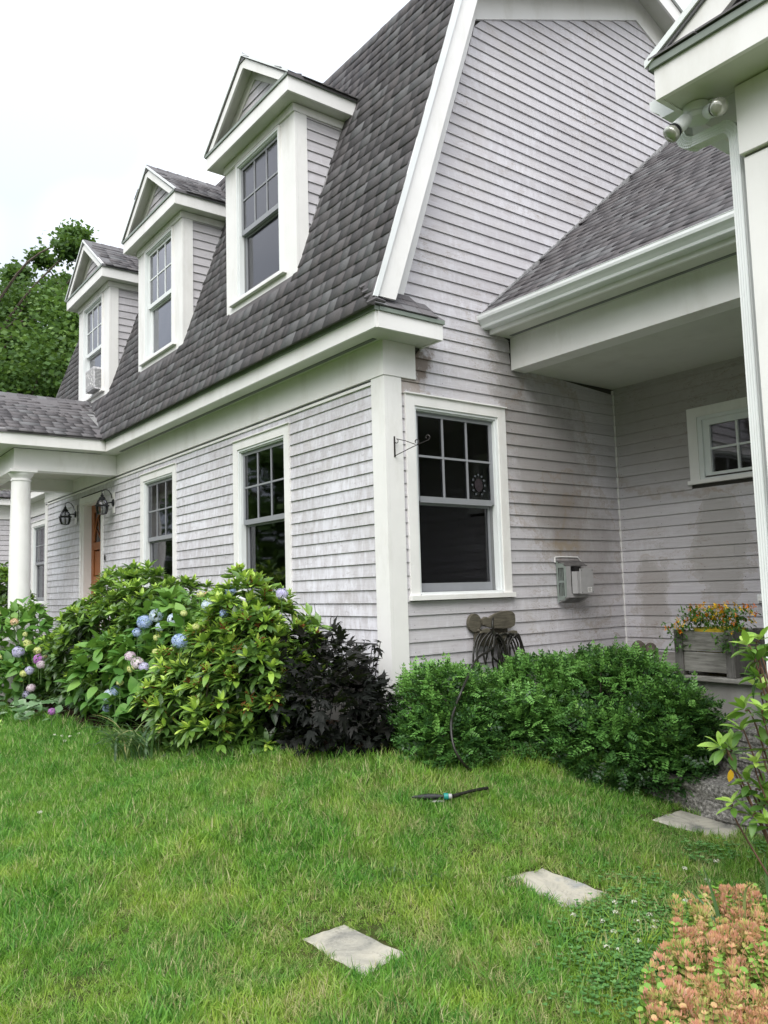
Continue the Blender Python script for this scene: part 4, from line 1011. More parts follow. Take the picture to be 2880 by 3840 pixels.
pts = [(y0_ - .012, z1_ - .02), (y0_ - .01, z1_ + .03), (y0_ + .08, z1_ + .034), (y1_ - .03, z1_ + .03), (y1_ + .02, z1_ - .01)]
ck.tube([V(a, .026, b) for a, b in pts], .006, 5).build('caulk_bead', TRIM, vh)

# whale shaped hose holder and the hose on it
hh = empty('hose_holder', (.03, 1.0, 1.1), 'weathered wooden whale shaped hose hanger with small fish below the gable window', 'hose hanger')
wh = [(.90, 1.232), (.94, 1.250), (.98, 1.240), (1.02, 1.258), (1.08, 1.278), (1.14, 1.290), (1.21, 1.292), (1.265, 1.282), (1.296, 1.256), (1.300, 1.20), (1.286, 1.158), (1.24, 1.140), (1.14, 1.138), (1.06, 1.144), (1.0, 1.155), (.95, 1.165), (.91, 1.18)]
MB().prism(V, wh, .075, .105).build('whale_board', DRIFT, hh, bevel=.005)
MB().prism(V, [(.78 + .075 + .075 * math.cos(q * PI / 8), 1.2 + .08 * math.sin(q * PI / 8)) for q in range(16)], .026, .06).build('round_back', DRIFT, hh, bevel=.004)
MB().prism(V, [(.86, 1.0), (1.25, 1.0), (1.25, 1.14), (.86, 1.14)], .026, .05).build('back_board', DRIFT, hh)
for (cy, cz, s_) in ((1.075, 1.085, 1), (1.205, 1.10, 1), (.885, 1.135, .9)):
    fsh = [(-.062, .018), (-.045, .0), (-.062, -.02), (-.02, -.016), (.02, -.026), (.055, -.018), (.066, 0), (.055, .016), (.02, .022), (-.02, .014)]
    MB().prism(V, [(cy + a * s_, cz + b * s_) for a, b in fsh], .13, .15).tube([V(cy, .05, cz), V(cy, .13, cz)], .012, 8).build('fish_peg', DRIFT, hh)
hose = empty('garden_hose', (.1, .95, .9), 'dark rubber garden hose coiled on the whale hanger and trailing over the hedge', 'hose')
def loop(yc, zt, wy, hz, x, ph=0, n=28, lean=0):
    return [(x + .012 * math.sin(3 * q / n * 2 * PI + ph), yc + wy * math.sin(2 * PI * q / n) * (1 - .12 * math.cos(2 * PI * q / n)) + lean * (1 - math.cos(2 * PI * q / n)) / 2, zt - hz * (1 - math.cos(2 * PI * q / n)) / 2) for q in range(n + 1)]
for i in range(6): MB().tube(loop(.925 + .016 * i, 1.135 - .006 * i, (.185, .175, .15, .13, .105, .08)[i], (.50, .44, .47, .38, .42, .36)[i], .115 + .010 * i, i, lean=(.02, .06, -.03, .05, 0, .03)[i]), .0085, 8).build('coil', HOSE, hose, smooth=True)
for i in range(6): MB().tube(loop(1.13 + .022 * i, 1.09, .085 + .008 * (i % 3), .37 + .02 * (i % 4), .115 + .010 * i, i * 1.7, lean=.03 * math.sin(i * 2.1)), .0085, 8).build('coil', HOSE, hose, smooth=True)
MB().tube(loop(1.12, 1.10, .19, .245, .16), .0095, 8).build('coil', HOSE, hose, smooth=True)
def smoothpts(P_, n=8):
    P_ = [np.array(p, float) for p in P_]; out = []
    for i in range(len(P_) - 1):
        p0, p1, p2, p3 = P_[max(i - 1, 0)], P_[i], P_[i + 1], P_[min(i + 2, len(P_) - 1)]
        for k in range(n):
            t = k / n; out.append(tuple(.5 * ((2 * p1) + (-p0 + p2) * t + (2 * p0 - 5 * p1 + 4 * p2 - p3) * t * t + (-p0 + 3 * p1 - 3 * p2 + p3) * t ** 3)))
    return out + [tuple(P_[-1])]
g1 = onground(1775, 2915)
HB1 = [((.62, -.02, .56), (.43, .42, .37), 1.0), ((.85, -.2, .42), (.34, .34, .26), .5), ((.50, .45, .54), (.42, .36, .30), .6), ((.98, .40, .44), (.34, .34, .30), .4)]
HB2 = [((.72, .95, .58), (.42, .42, .35), 1.0), ((.95, .70, .45), (.36, .36, .28), .5)]
def on_blobs(BL, u, v, x_, k_=1.09, pull=.01):
    dr = ray(u, v); best = None
    for c_, r_, w_ in BL:
        o = (CAM - np.array(c_)) / (np.array(r_) * k_); k = dr / (np.array(r_) * k_); A_, B_, C_ = k @ k, 2 * o @ k, o @ o - 1; q = B_ * B_ - 4 * A_ * C_
        if q > 0: t = (-B_ - math.sqrt(q)) / (2 * A_); best = t if best is None else min(best, t)
    return tuple(CAM + dr * (best - pull)) if best is not None else tuple(onplane(u, v, 0, x_))
tail = [(.13, 1.0, 1.235), (.16, .96, 1.18), (.17, .95, 1.0), tuple(onplane(1790, 2470, 0, .30)), on_blobs(HB1, 1745, 2560, .62, 1.16), on_blobs(HB1, 1705, 2660, .98, 1.18), on_blobs(HB1, 1692, 2720, 1.1, 1.18), on_blobs(HB1, 1702, 2800, 1.2, 1.2), on_blobs(HB1, 1735, 2860, 1.2, 1.2), (g1[0], g1[1], g1[2] + .03)]
MB().tube(smoothpts(tail), .0095, 8).build('trailing_length', HOSE, hose, smooth=True)
MB().lathe(lambda a, b, z: tuple(np.array((g1[0], g1[1], g1[2] + .03)) + np.array((a, b, 0)) + (z) * np.array((.5, .1, -.1))), [(.012, -.03), (.014, 0), (.014, .02), (.006, .03)], (0, 0), 10).build('coupling', BLACKM, hose)

# sprinkler in the grass
q0, q1, q2 = onground(1545, 3025), onground(1700, 3022), onground(1830, 2990)
for q in (q0, q1, q2): q[2] += .055
spk = empty('hose_nozzle', tuple(q1), 'black and teal hose nozzle wand lying in the grass', 'hose nozzle')
dv = q1 - q0; dl_ = np.linalg.norm(dv); dv /= dl_
mm = MB(); Fz = lambda a, b, z: tuple(q0 + basis(dv)[:3, 1] * a + basis(dv)[:3, 2] * b + dv * z)
prof = [(.004, 0)]
for k in range(22): zq = .02 + k * (dl_ - .06) / 22; rr = .009 + .010 * math.sin(PI * min(1, k / 20)) ; prof += [(rr, zq), (rr, zq + .005), (rr - .004, zq + .006), (rr - .004, zq + .009)]
mm.lathe(Fz, prof, (0, 0), 12).build('ribbed_grip', BLACKM, spk)
MB().lathe(Fz, [(.019, dl_ - .055), (.019, dl_ - .03), (.016, dl_ - .028)], (0, 0), 14).build('teal_collar', TEAL, spk)
MB().lathe(Fz, [(.015, dl_ - .027), (.015, dl_ - .008), (.011, dl_ - .006)], (0, 0), 14).build('grey_ring', METALG, spk)
MB().lathe(lambda a, b, z: tuple(np.array(Fz(a, b, z)) + np.array((0, 0, -.028))), [(.004, .1), (.009, .14), (.009, dl_ - .08), (.004, dl_ - .05)], (0, 0), 8).build('trigger', METALG, spk)
MB().tube(smoothpts([tuple(q1), tuple((q1 + q2) / 2 + (0, 0, .005)), tuple(q2)]), [.013] * 4 + [.010] * 13, 8).build('hose_stub', HOSE, spk)

# scroll bracket on the corner board
br = empty('plant_bracket', (.03, .06, 2.66), 'black wrought iron plant bracket with scrolled end on the corner board', 'plant hanger')
BX = .035
MB().box(V, .052, .064, .031, .037, 2.575, 2.745).build('back_bar', IRON, br)
pe_ = onplane(1560, 1679, 0, .20); tip = onplane(1600, 1672, 0, .27)
def spiral(c_, r0, r1, a0, a1, ax, n=16):
    out = []
    for i in range(n + 1):
        t = i / n; r = r0 + (r1 - r0) * t; a = a0 + (a1 - a0) * t; out.append(tuple(np.array(c_) + np.array(ax) * r * math.cos(a) + np.array((0, 0, 1)) * r * math.sin(a)))
    return out
ad = np.array((.93, .37, 0)); ad /= np.linalg.norm(ad); bp = np.array((.040, .058, 0))
P3 = lambda r, z: tuple(bp + ad * r + np.array((0, 0, z)))
MB().tube([P3(0, 2.585), P3(.17, 2.64), P3(.30, 2.675)], .0035, 6).tube(spiral(P3(.30, 2.70), .026, .010, -PI / 2, PI * 1.25, ad), .0045, 6).build('lower_arm', IRON, br)
MB().tube(spiral(P3(.012, 2.70), .010, .022, -PI * .9, PI * .45, ad) + [P3(.10, 2.695), P3(.19, 2.655)], .0035, 6).tube(spiral(P3(.20, 2.675), .026, .010, -PI / 2, PI * 1.2, ad), .0045, 6).build('upper_arm', IRON, br)

# sun catcher hanging inside the gable window
sc1 = empty('sun_catcher', (-.03, 1.06, 2.42), 'round beaded sun catcher hanging in the right pane of the gable window', 'sun catcher')
cc = (1.04, 2.405)
Mi = lambda s, t, z: (t, s, z)
MB().prism(Mi, [(cc[0] + .048 * math.cos(q * PI / 12), cc[1] + .058 * math.sin(q * PI / 12)) for q in range(24)], -.028, -.024).build('glass_disc', m_simple('amber_rose_glass', (.035, .028, .032), .3, .5, 40), sc1)
for k in range(11):
    a_ = -PI / 2 + .5 + k * (2 * PI - 1) / 10; y_, z_ = cc[0] + .076 * math.cos(a_), cc[1] + .092 * math.sin(a_)
    MB().prism(Mi, [(y_ + .012 * math.cos(q * PI / 2 + a_), z_ + .012 * math.sin(q * PI / 2 + a_)) for q in range(4)], -.027, -.024).build('bead', PET['paleblue'] if False else m_simple('pale_glass_bead', (.09, .10, .11), .2, .2, 30) if k == 0 else MATS['pale_glass_bead'], sc1)
MB().tube([Mi(cc[0], -.026, cc[1] + .06), Mi(cc[0], -.026, cc[1] + .17)], .0012, 4).build('thread', IRON, sc1)

# window air conditioner in the farthest dormer
ac = empty('air_conditioner', (-7.4, -.2, 4.8), 'dappled white window air conditioner in the leftmost dormer window', 'air conditioner')
AM = frame(-7.42, YD)
MB().box(AM, .07, .462, -.06, .135, 4.645, 4.985).build('casing', m_simple('mottled_ac_casing', (.50, .50, .52), .45, .45, 22), ac, bevel=.006)
box('front_grille_panel', METALG, ac, AM, .085, .447, .1355, .140, 4.665, 4.965, bevel=.003)
fv = MB()
for k in range(26): q_, z_ = RNG.uniform(.10, .43), RNG.uniform(4.68, 4.95); fv.box(AM, q_, q_ + RNG.uniform(.008, .022), .1405, .1425, z_, z_ + RNG.uniform(.01, .035))
fv.build('coil_patch', TRIM, ac)
lv = MB()
for k in range(13): lv.box(lambda s, t, z: AM(.4625 + t, s, z), .01, .115, 0, .004, 4.675 + k * .022, 4.683 + k * .022)
lv.build('side_louvre', JAMB, ac)
box('side_panel', TRIM, ac, AM, -.42, .068, -.052, -.040, 4.66, 4.98)

# planter box on the deck
pb = empty('planter_box', (1.87, 1.55, .83), 'square weathered wooden planter box with yellow liner on the deck corner', 'planter')
bx0, bx1, by0, by1 = 1.655, 2.115, 1.325, 1.77
for (a, b) in ((bx0, by0), (bx1 - .065, by0), (bx0, by1 - .065), (bx1 - .065, by1 - .065)): box('corner_post', GREYWV, pb, W, a, a + .065, b, b + .065, .834, 1.155, bevel=.003)
for z in (.862, 1.005):
    box('plank', GREYW, pb, W, bx0 + .0655, bx1 - .0655, by0 + .012, by0 + .035, z, z + .137, bevel=.003); box('plank', GREYW, pb, W, bx0 + .0655, bx1 - .0655, by1 - .035, by1 - .012, z, z + .137, bevel=.003)
    box('plank', GREYWV, pb, W, bx1 - .035, bx1 - .012, by0 + .0655, by1 - .0655, z, z + .137, bevel=.003); box('plank', GREYWV, pb, W, bx0 + .012, bx0 + .035, by0 + .0655, by1 - .0655, z, z + .137, bevel=.003)  # side planks use the darker post wood, shading of those faces put into colour
MB().lathe(W, [(.15, .90), (.175, 1.15), (.182, 1.162), (.172, 1.162), (.165, 1.14), (.001, 1.13)], (1.885, 1.548), 28).build('yellow_pot', YEL, pb, smooth=40)

# two granite steps, three stepping stones, the stones by the inner corner
def rough(name, mat, label, cat, x0, x1, y0, y1, z0, z1, n, j, group=None, top=.004):
    vs = []; nx_, ny_, nz_ = n; bm = bmesh.new(); bmesh.ops.create_cube(bm, size=1)
    bmesh.ops.subdivide_edges(bm, edges=list(bm.edges), cuts=n[0], use_grid_fill=True)
    for v in bm.verts:
        c = v.co.copy(); px, py, pz = x0 + (c.x + .5) * (x1 - x0), y0 + (c.y + .5) * (y1 - y0), z0 + (c.z + .5) * (z1 - z0)
        k = top if c.z > .49 and abs(c.x) < .49 and abs(c.y) < .49 else j
        v.co = (px + random.gauss(0, j), py + random.gauss(0, j) , pz + random.gauss(0, k))
    me = bpy.data.meshes.new(name); bm.to_mesh(me); bm.free(); me.materials.append(mat)
    return tag(link(bpy.data.objects.new(name, me)), label, cat, group)
rough('granite_step', GRAN, 'upper rough granite step below the deck edge', 'step', 1.98, 3.35, .93, 1.325, .20, .56, (14, 4, 4), .005, 'granite steps up to the deck')
rough('granite_step', GRAN, 'lower rough granite step at lawn level beside the hedge', 'step', 1.86, 3.35, .58, .935, .0, .29, (14, 4, 4), .005, 'granite steps up to the deck')
def sstone(c4, label):
    P4 = [onground(*c) for c in c4]; cx_ = sum(p[0] for p in P4) / 4; cy_ = sum(p[1] for p in P4) / 4; z = float(hgt(cx_, cy_)) + .016
    ring = []
    for i in range(4):
        a, b = P4[i], P4[(i + 1) % 4]
        for k in range(6): t = k / 6; q = a + (b - a) * t; ring.append((q[0] + random.gauss(0, .004), q[1] + random.gauss(0, .004)))
    m = MB(); n = len(ring); cen = (cx_, cy_)
    inn = [(cx_ + (x - cx_) * .93, cy_ + (y - cy_) * .93) for x, y in ring]; mid = [(cx_ + (x - cx_) * .5, cy_ + (y - cy_) * .5) for x, y in ring]
    G = lambda x, y: float(hgt(x, y)) + .005
    vs = [(x, y, G(x, y) - .06) for x, y in ring] + [(x, y, G(x, y) - .008 + random.gauss(0, .002)) for x, y in ring] + [(x, y, G(x, y) + random.gauss(0, .0015)) for x, y in inn] + [(x, y, G(x, y) + random.gauss(0, .002)) for x, y in mid] + [(cx_, cy_, G(cx_, cy_))]
    fs = [(r * n + i, r * n + (i + 1) % n, (r + 1) * n + (i + 1) % n, (r + 1) * n + i) for r in range(3) for i in range(n)] + [(3 * n + i, 3 * n + (i + 1) % n, 4 * n) for i in range(n)]
    m.add(vs, fs); o = m.build('stepping_stone', SLATE, None, smooth=30); tag(o, label, 'stepping stone', 'stepping stones across the lawn'); return P4
ST = [sstone([(1120, 3520), (1285, 3468), (1530, 3575), (1370, 3670)], 'nearest pale stepping stone, at the bottom middle of the lawn'),
      sstone([(1890, 3290), (2030, 3258), (2295, 3352), (2150, 3425)], 'middle stepping stone with a white scar, left of the white clover'),
      sstone([(2440, 3075), (2545, 3038), (2820, 3112), (2725, 3158)], 'farthest stepping stone, nearest the granite steps')]
for (u, v, r, lb_) in ((2395, 2425, .07, 'brown rounded stone standing in the deck corner'), (2440, 2428, .06, 'smaller brown stone beside the taller one in the deck corner')):
    p = onplane(u, v, 1, 2.75); o = MB().lathe(W, [(.001, .832), (r * .9, .835), (r, .832 + r * .6), (r * .8, .832 + r * 1.25), (r * .4, .832 + r * 1.6), (.001, .832 + r * 1.7)], (p[0], p[1]), 12).build('corner_stone', FAUNA, None, smooth=True); tag(o, lb_, 'stone')
def in_quad(P4, x, y, grow=0.0):
    cx_ = sum(p[0] for p in P4) / 4; cy_ = sum(p[1] for p in P4) / 4; res = np.ones(len(x), bool)
    sg = None
    for i in range(4):
        a, b = P4[i], P4[(i + 1) % 4]; ax_, ay_ = cx_ + (a[0] - cx_) * (1 + grow), cy_ + (a[1] - cy_) * (1 + grow); bx_, by_ = cx_ + (b[0] - cx_) * (1 + grow), cy_ + (b[1] - cy_) * (1 + grow)
        cr_ = (bx_ - ax_) * (y - ay_) - (by_ - ay_) * (x - ax_); cc_ = (bx_ - ax_) * (cy_ - ay_) - (by_ - ay_) * (cx_ - ax_); res &= (cr_ * cc_ > 0)
    return res
# ---------------------------------------------------------------- plants
def ell_points(c, r, n, zmin=-.6, inner=.0, rough_=.10, bias=None):
    """points and outward normals on an uneven ellipsoid"""
    out = []; c = np.array(c, float); r = np.array(r, float); ph = RNG.random(6) * 6.28
    while len(out) < n:
        d = RNG.normal(size=3); d /= np.linalg.norm(d)
        if d[2] < zmin: continue
        if bias is not None and RNG.random() > bias(d): continue
        w = 1 + rough_ * (math.sin(4 * d[0] + ph[0] + 3 * d[2]) + math.sin(5 * d[1] + ph[1] + 2 * d[0]) + .7 * math.sin(9 * d[2] + ph[2]) * math.sin(8 * d[0] + ph[3])) / 2
        k = w * (1 - inner * RNG.random() ** 1.5)
        p = c + d * r * k; nrm = d / r; nrm /= np.linalg.norm(nrm)
        g = float(hgt(p[0], p[1]))
        if p[2] < g + .03: p[2] = g + .03 + RNG.random() * .08
        out.append((p, nrm))
    return out
front_bias = lambda d: 1.0 if (-d @ CF > -.25 or d[2] > .3) else .25
def rand_unit():
    d = RNG.normal(size=3); return d / np.linalg.norm(d)
RHO = [leafp(1, .36, 4, .22, .02, .9), leafp(1, .40, 4, .30, .14, .85), leafp(1, .34, 4, .15, .28, .95)]
RHN = [leafp(1, .42, 4, .45, -.05, .95), leafp(1, .38, 4, .5, .08, .95)]
def rosette(p, d, L, n, lo, hi, tone, inst, k0, protos, tj=.12, L0=.7):
    a0 = RNG.random() * 6.28
    ax = basis(d, 0, 1)
    for i in range(n):
        a = a0 + i * 2.399 + RNG.normal() * .15; ang = math.radians(lo + (hi - lo) * RNG.random())
        dr = ax[:3, 0] * math.cos(ang) + (ax[:3, 1] * math.cos(a) + ax[:3, 2] * math.sin(a)) * math.sin(ang)
        l = L * (L0 + (1 - L0) * RNG.random() + .15)
        m = basis(dr, RNG.normal() * .35, l, np.asarray(p) + dr * L * .04)
        inst.append((k0 + int(RNG.integers(protos)), m, float(np.clip(tone + RNG.normal() * tj, 0, 1))))
def stems(root, base, tips, mat, r0=.018, r1=.005, name='stem', sag=.15):
    for t in tips:
        b = np.array(base, float) + (RNG.random(3) - .5) * (.16, .16, 0); b[2] = float(hgt(b[0], b[1])) - .02; t = np.array(t)
        mid = (b + t) / 2 + (RNG.random(3) - .5) * .22; mid[2] -= sag * .3
        MB().tube(smoothpts([b, mid, t], 4), [r0 + (r1 - r0) * i / 8 for i in range(9)], 6).build(name, mat, root)
def rhodo(name, label, blobs, L, nr, new, tone, heads=0, n_parts=300, cat='shrub', extra=None):
    c0 = blobs[0][0]; root = empty(name, (c0[0], c0[1], float(hgt(c0[0], c0[1]))), label, cat, 'rhododendron shrubs in the front bed'); inst = []; tot = sum(b[2] for b in blobs); tips = []; hp = []
    for (c, r, w) in blobs:
        for p, nrm in ell_points(c, r, int(nr * w / tot), -.75, .18, .27, front_bias):
            d = nrm * .70 + np.array((0, 0, .62)) + rand_unit() * .30
            top = nrm[2]
            tn = tone + .20 * top + (.10 if RNG.random() < .3 else 0)  # leaves low on the bush get a darker tone, shade painted in
            rosette(p, d, L, int(RNG.integers(7, 11)), 48, 86, tn, inst, 0, 3)
            if RNG.random() < new * (.35 + .65 * max(0, top + .4)): rosette(p + d * .02, d, L * .66, int(RNG.integers(4, 8)), 15, 62, tone + .50, inst, 3, 2, .10)
            if RNG.random() < .05: tips.append(p - nrm * .06)
            if heads and RNG.random() < heads and top > -.2: hp.append((p + d * .02, d))
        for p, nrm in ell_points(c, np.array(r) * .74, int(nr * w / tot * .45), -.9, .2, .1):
            rosette(p, nrm + (0, 0, .2), L, 6, 50, 110, tone - .22, inst, 0, 3)  # inner leaves toned down, the shaded interior painted into their colour
    if extra: extra(inst)
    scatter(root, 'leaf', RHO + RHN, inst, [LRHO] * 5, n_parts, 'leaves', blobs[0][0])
    stems(root, c0, tips[:26], BARK)
    for p, d in hp:
        m = MB()
        for k in range(9):
            e = d / np.linalg.norm(d) * .5 + rand_unit(); e /= np.linalg.norm(e); q = p + e * RNG.uniform(.03, .055)
            m.tube([p, (p + q) / 2 + (0, 0, .006), q], .0026, 4).tube([q, q + e * .014 + (0, 0, -.004)], [.0055, .003], 4)
        m.build('seed_head', BROWNF, root)
    return root
BLA = [((-3.75, -.86, .98), (.98, .66, .68), 1.0), ((-3.0, -.72, 1.08), (.62, .50, .60), .5), ((-4.75, -1.05, .72), (.55, .5, .52), .4), ((-3.2, -1.1, .65), (.7, .45, .45), .4)]
BLB = [((-.86, -.86, .98), (.64, .50, .54), 1.0), ((-1.22, -1.15, .60), (.50, .38, .38), .5), ((-.50, -.95, .78), (.44, .40, .50), .45), ((-.62, -1.05, .48), (.42, .33, .24), .2)]
BLH = [((-2.15, -.80, 1.02), (.72, .48, .50), 1.0), ((-2.75, -1.25, .72), (.55, .38, .42), .8), ((-2.05, -1.18, .66), (.6, .32, .42), .6)]
BLL = [((-5.75, -1.45, .95), (.60, .40, .50), 1.0), ((-5.1, -1.55, .62), (.5, .3, .32), .5)]
def surf(u, v, y_):
    # nearest point where the sight line meets the outside of the bushes, else the given plane
    dr = ray(u, v); best = None
    for c, r, w in BLA + BLB + BLH + BLL:
        o = (CAM - np.array(c)) / (np.array(r) * 1.05); k = dr / (np.array(r) * 1.05); A_, B_, C_ = k @ k, 2 * o @ k, o @ o - 1; q = B_ * B_ - 4 * A_ * C_
        if q > 0:
            t = (-B_ - math.sqrt(q)) / (2 * A_); best = t if best is None else min(best, t)
    return CAM + dr * (best - .01) if best is not None else onplane(u, v, 1, y_)
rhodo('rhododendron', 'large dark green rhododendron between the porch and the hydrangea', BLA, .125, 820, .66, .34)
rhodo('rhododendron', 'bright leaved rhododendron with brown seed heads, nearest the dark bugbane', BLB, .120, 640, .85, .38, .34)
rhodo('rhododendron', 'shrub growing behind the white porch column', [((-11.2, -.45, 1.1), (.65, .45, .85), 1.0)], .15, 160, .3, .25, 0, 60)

HYD = [leafp(1, .66, 5, .16, .22, .72), leafp(1, .60, 5, .25, .38, .75)]
flor = []
for q in range(4):
    a = q * PI / 2; v = np.array([(0, 0, 0), (math.cos(a - .5) * .7, math.sin(a - .5) * .7, .12), (math.cos(a), math.sin(a), .05), (math.cos(a + .5) * .7, math.sin(a + .5) * .7, .12)]); flor.append((v, np.array([(0, 1, 2), (0, 2, 3)])))
FLO = merge(flor)
def flower_head(root, p, d, R, kind, lace=False, n=115):
    lst = []; tn = []; d = np.array(d, float); d /= np.linalg.norm(d)
    for i in range(n):
        e = rand_unit()
        if e @ d < -.35: e = -e
        sq = e - d * (e @ d) * .38
        q = np.array(p) + sq * R * RNG.uniform(.9, 1.08); m = basis(np.cross(e, rand_unit()), 0, R * RNG.uniform(.20, .28), q)
        z = e; x = m[:3, 0] / np.linalg.norm(m[:3, 0]); y = np.cross(z, x); s = R * RNG.uniform(.22, .30)
        m[:3, 0] = x * s; m[:3, 1] = y * s; m[:3, 2] = z * s; lst.append(xf(FLO, m)); tn += [RNG.random()] * len(FLO[1])
    v, f = merge(lst); link(bpy.data.objects.new('flower_head', npmesh('flower_head', v, f, PET[kind], tn, False)), root)
def hydrangea(label, blobs, n, flowers, group='hydrangeas in the front bed'):
    c0 = blobs[0][0]; root = empty('hydrangea', (c0[0], c0[1], float(hgt(c0[0], c0[1]))), label, 'hydrangea', group); inst = []; tot = sum(b[2] for b in blobs); tips = []
    for (c, r, w) in blobs:
        for p, nrm in ell_points(c, r, int(n * w / tot), -.6, .18, .12, front_bias):
            for s_ in range(int(RNG.integers(2, 4))):
                h = rand_unit(); dr = nrm * .5 + h * .8 + np.array((0, 0, .05)); dr /= np.linalg.norm(dr)
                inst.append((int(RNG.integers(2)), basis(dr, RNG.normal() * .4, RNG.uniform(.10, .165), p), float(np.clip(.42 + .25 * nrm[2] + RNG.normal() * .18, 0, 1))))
            if RNG.random() < .07: tips.append(p)
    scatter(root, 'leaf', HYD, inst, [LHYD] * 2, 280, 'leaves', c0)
    stems(root, c0, tips[:22], STEMG, .008, .004)
    for (u, v, x_, kind, R) in flowers:
        p = surf(u, v, x_); flower_head(root, p, (CAM - p) * .12 + (0, 0, .6), R * .86, kind); MB().tube([p - (0, 0, .22), p], .004, 5).build('stem', STEMG, root)
    return root
hydrangea('hydrangea with blue, pink and yellow flower heads between the two rhododendrons', BLH, 430,
    [(863, 2215, -.62, 'blue', .055), (787, 2272, -.85, 'paleblue', .075), (1056, 2227, -.75, 'lavender', .055), (542, 2333, -1.15, 'blue', .075), (586, 2308, -1.1, 'paleblue', .07), (651, 2322, -1.1, 'paleblue', .062), (599, 2351, -1.2, 'paleblue', .045), (674, 2403, -1.25, 'blue', .07), (515, 2371, -1.2, 'blue', .05), (488, 2462, -1.42, 'pinkwhite', .055), (515, 2486, -1.45, 'pinkwhite', .06), (540, 2502, -1.45, 'lavender', .05), (588, 2511, -1.42, 'pinkwhite', .055), (492, 2508, -1.5, 'cream', .04), (586, 2446, -1.35, 'cream', .042), (588, 2391, -1.25, 'cream', .036), (752, 2229, -.8, 'cream', .04), (779, 2231, -.85, 'peach', .04), (690, 2300, -1.0, 'cream', .035), (410, 2608, -1.6, 'paleblue', .065), (432, 2590, -1.6, 'blue', .05), (407, 2650, -1.62, 'blue', .065), (664, 2792, -1.55, 'blue', .05), (595, 2737, -1.55, 'cream', .04), (450, 2560, -1.55, 'cream', .035), (735, 2350, -1.0, 'cream', .032), (840, 2300, -.95, 'blue', .04)])
hydrangea('hydrangea with purple, peach and cream flower heads at the left edge by the porch', BLL, 260,
    [(68, 2445, -1.6, 'lavender', .075), (145, 2472, -1.6, 'purple', .068), (154, 2492, -1.62, 'pinkwhite', .055), (100, 2416, -1.55, 'cream', .065), (54, 2333, -1.55, 'peach', .055), (8, 2294, -1.5, 'cream', .06), (110, 2514, -1.65, 'lavender', .055), (88, 2526, -1.68, 'cream', .045), (116, 2580, -1.7, 'pinkwhite', .055), (98, 2604, -1.72, 'lavender', .045), (194, 2668, -1.75, 'purple', .04), (5, 2462, -1.65, 'cream', .04), (95, 2378, -1.5, 'cream', .035), (140, 2440, -1.55, 'cream', .05), (170, 2456, -1.5, 'peach', .035)])

# dark bugbane: lobed compound leaves and wiry spires
def lobed():
    L_ = []
    for a, l in ((0, 1), (.75, .72), (-.75, .72), (1.35, .45), (-1.35, .45)):
        m = np.eye(4); c, s = math.cos(a), math.sin(a); m[:3, :3] = np.array([[c, -s, 0], [s, c, 0], [0, 0, 1]]) * l
        L_.append(xf(leafp(1, .40, 6, .25, .25, .8, .38), m))
    return merge(L_)
ACT = [lobed()]
bb = empty('bugbane', (-.05, -.55, .33), 'dark purple leaved bugbane between the bright rhododendron and the white corner board', 'dark plant'); inst = []
for c, r, w in (((-.22, -.62, .70), (.60, .42, .50), 640), ((.22, -.62, .58), (.42, .40, .44), 380), ((-.5, -.8, .55), (.42, .35, .3), 220)):
    for p, nrm in ell_points(c, r, w, -.8, .35, .12, front_bias):
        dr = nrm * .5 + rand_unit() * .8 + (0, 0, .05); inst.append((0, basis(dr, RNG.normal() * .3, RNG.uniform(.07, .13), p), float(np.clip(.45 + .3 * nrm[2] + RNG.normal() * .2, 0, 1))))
SPI = [((1180, 2275), (1225, 2560), -.45), ((1240, 2320), (1215, 2440), -.42), ((1278, 2340), (1278, 2480), -.35), ((1320, 2395), (1345, 2560), -.35), ((1425, 2450), (1380, 2560), -.30), ((1150, 2400), (1180, 2540), -.5), ((1400, 2500), (1370, 2600), -.4)]
for (a_, b_, y_) in SPI:
    A_, B_ = onplane(*b_, 1, y_), onplane(*a_, 1, y_); g = np.array((A_[0] * .7, -.55, float(hgt(A_[0], -.55))))
    pts = smoothpts([g, A_, (A_ + B_) / 2 + (RNG.random(3) - .5) * .03, B_, B_ + np.array((.03, 0, .015))], 5); MB().tube(pts, [.0045 - .0028 * i / len(pts) for i in range(len(pts))], 5).build('flower_spire', STEMD, bb)
    for k in range(6):
        q = A_ + (B_ - A_) * (k / 9); dr = rand_unit() + (0, 0, .1); inst.append((0, basis(dr, RNG.normal() * .3, RNG.uniform(.05, .10), q), .6))
for k in range(14):
    u, v = RNG.uniform(1300, 1430), RNG.uniform(2400, 2520); p = onplane(u, v, 1, -.35); dr = rand_unit() + (.5, 0, .3); inst.append((0, basis(dr, RNG.normal() * .3, RNG.uniform(.07, .11), p), .65))
    MB().tube([p, (p[0] * .8, -.45, .5)], .003, 4).build('stem', STEMD, bb)
scatter(bb, 'leaf', ACT, inst, [LDRK], 200, 'leaves', (-.1, -.5, .6))

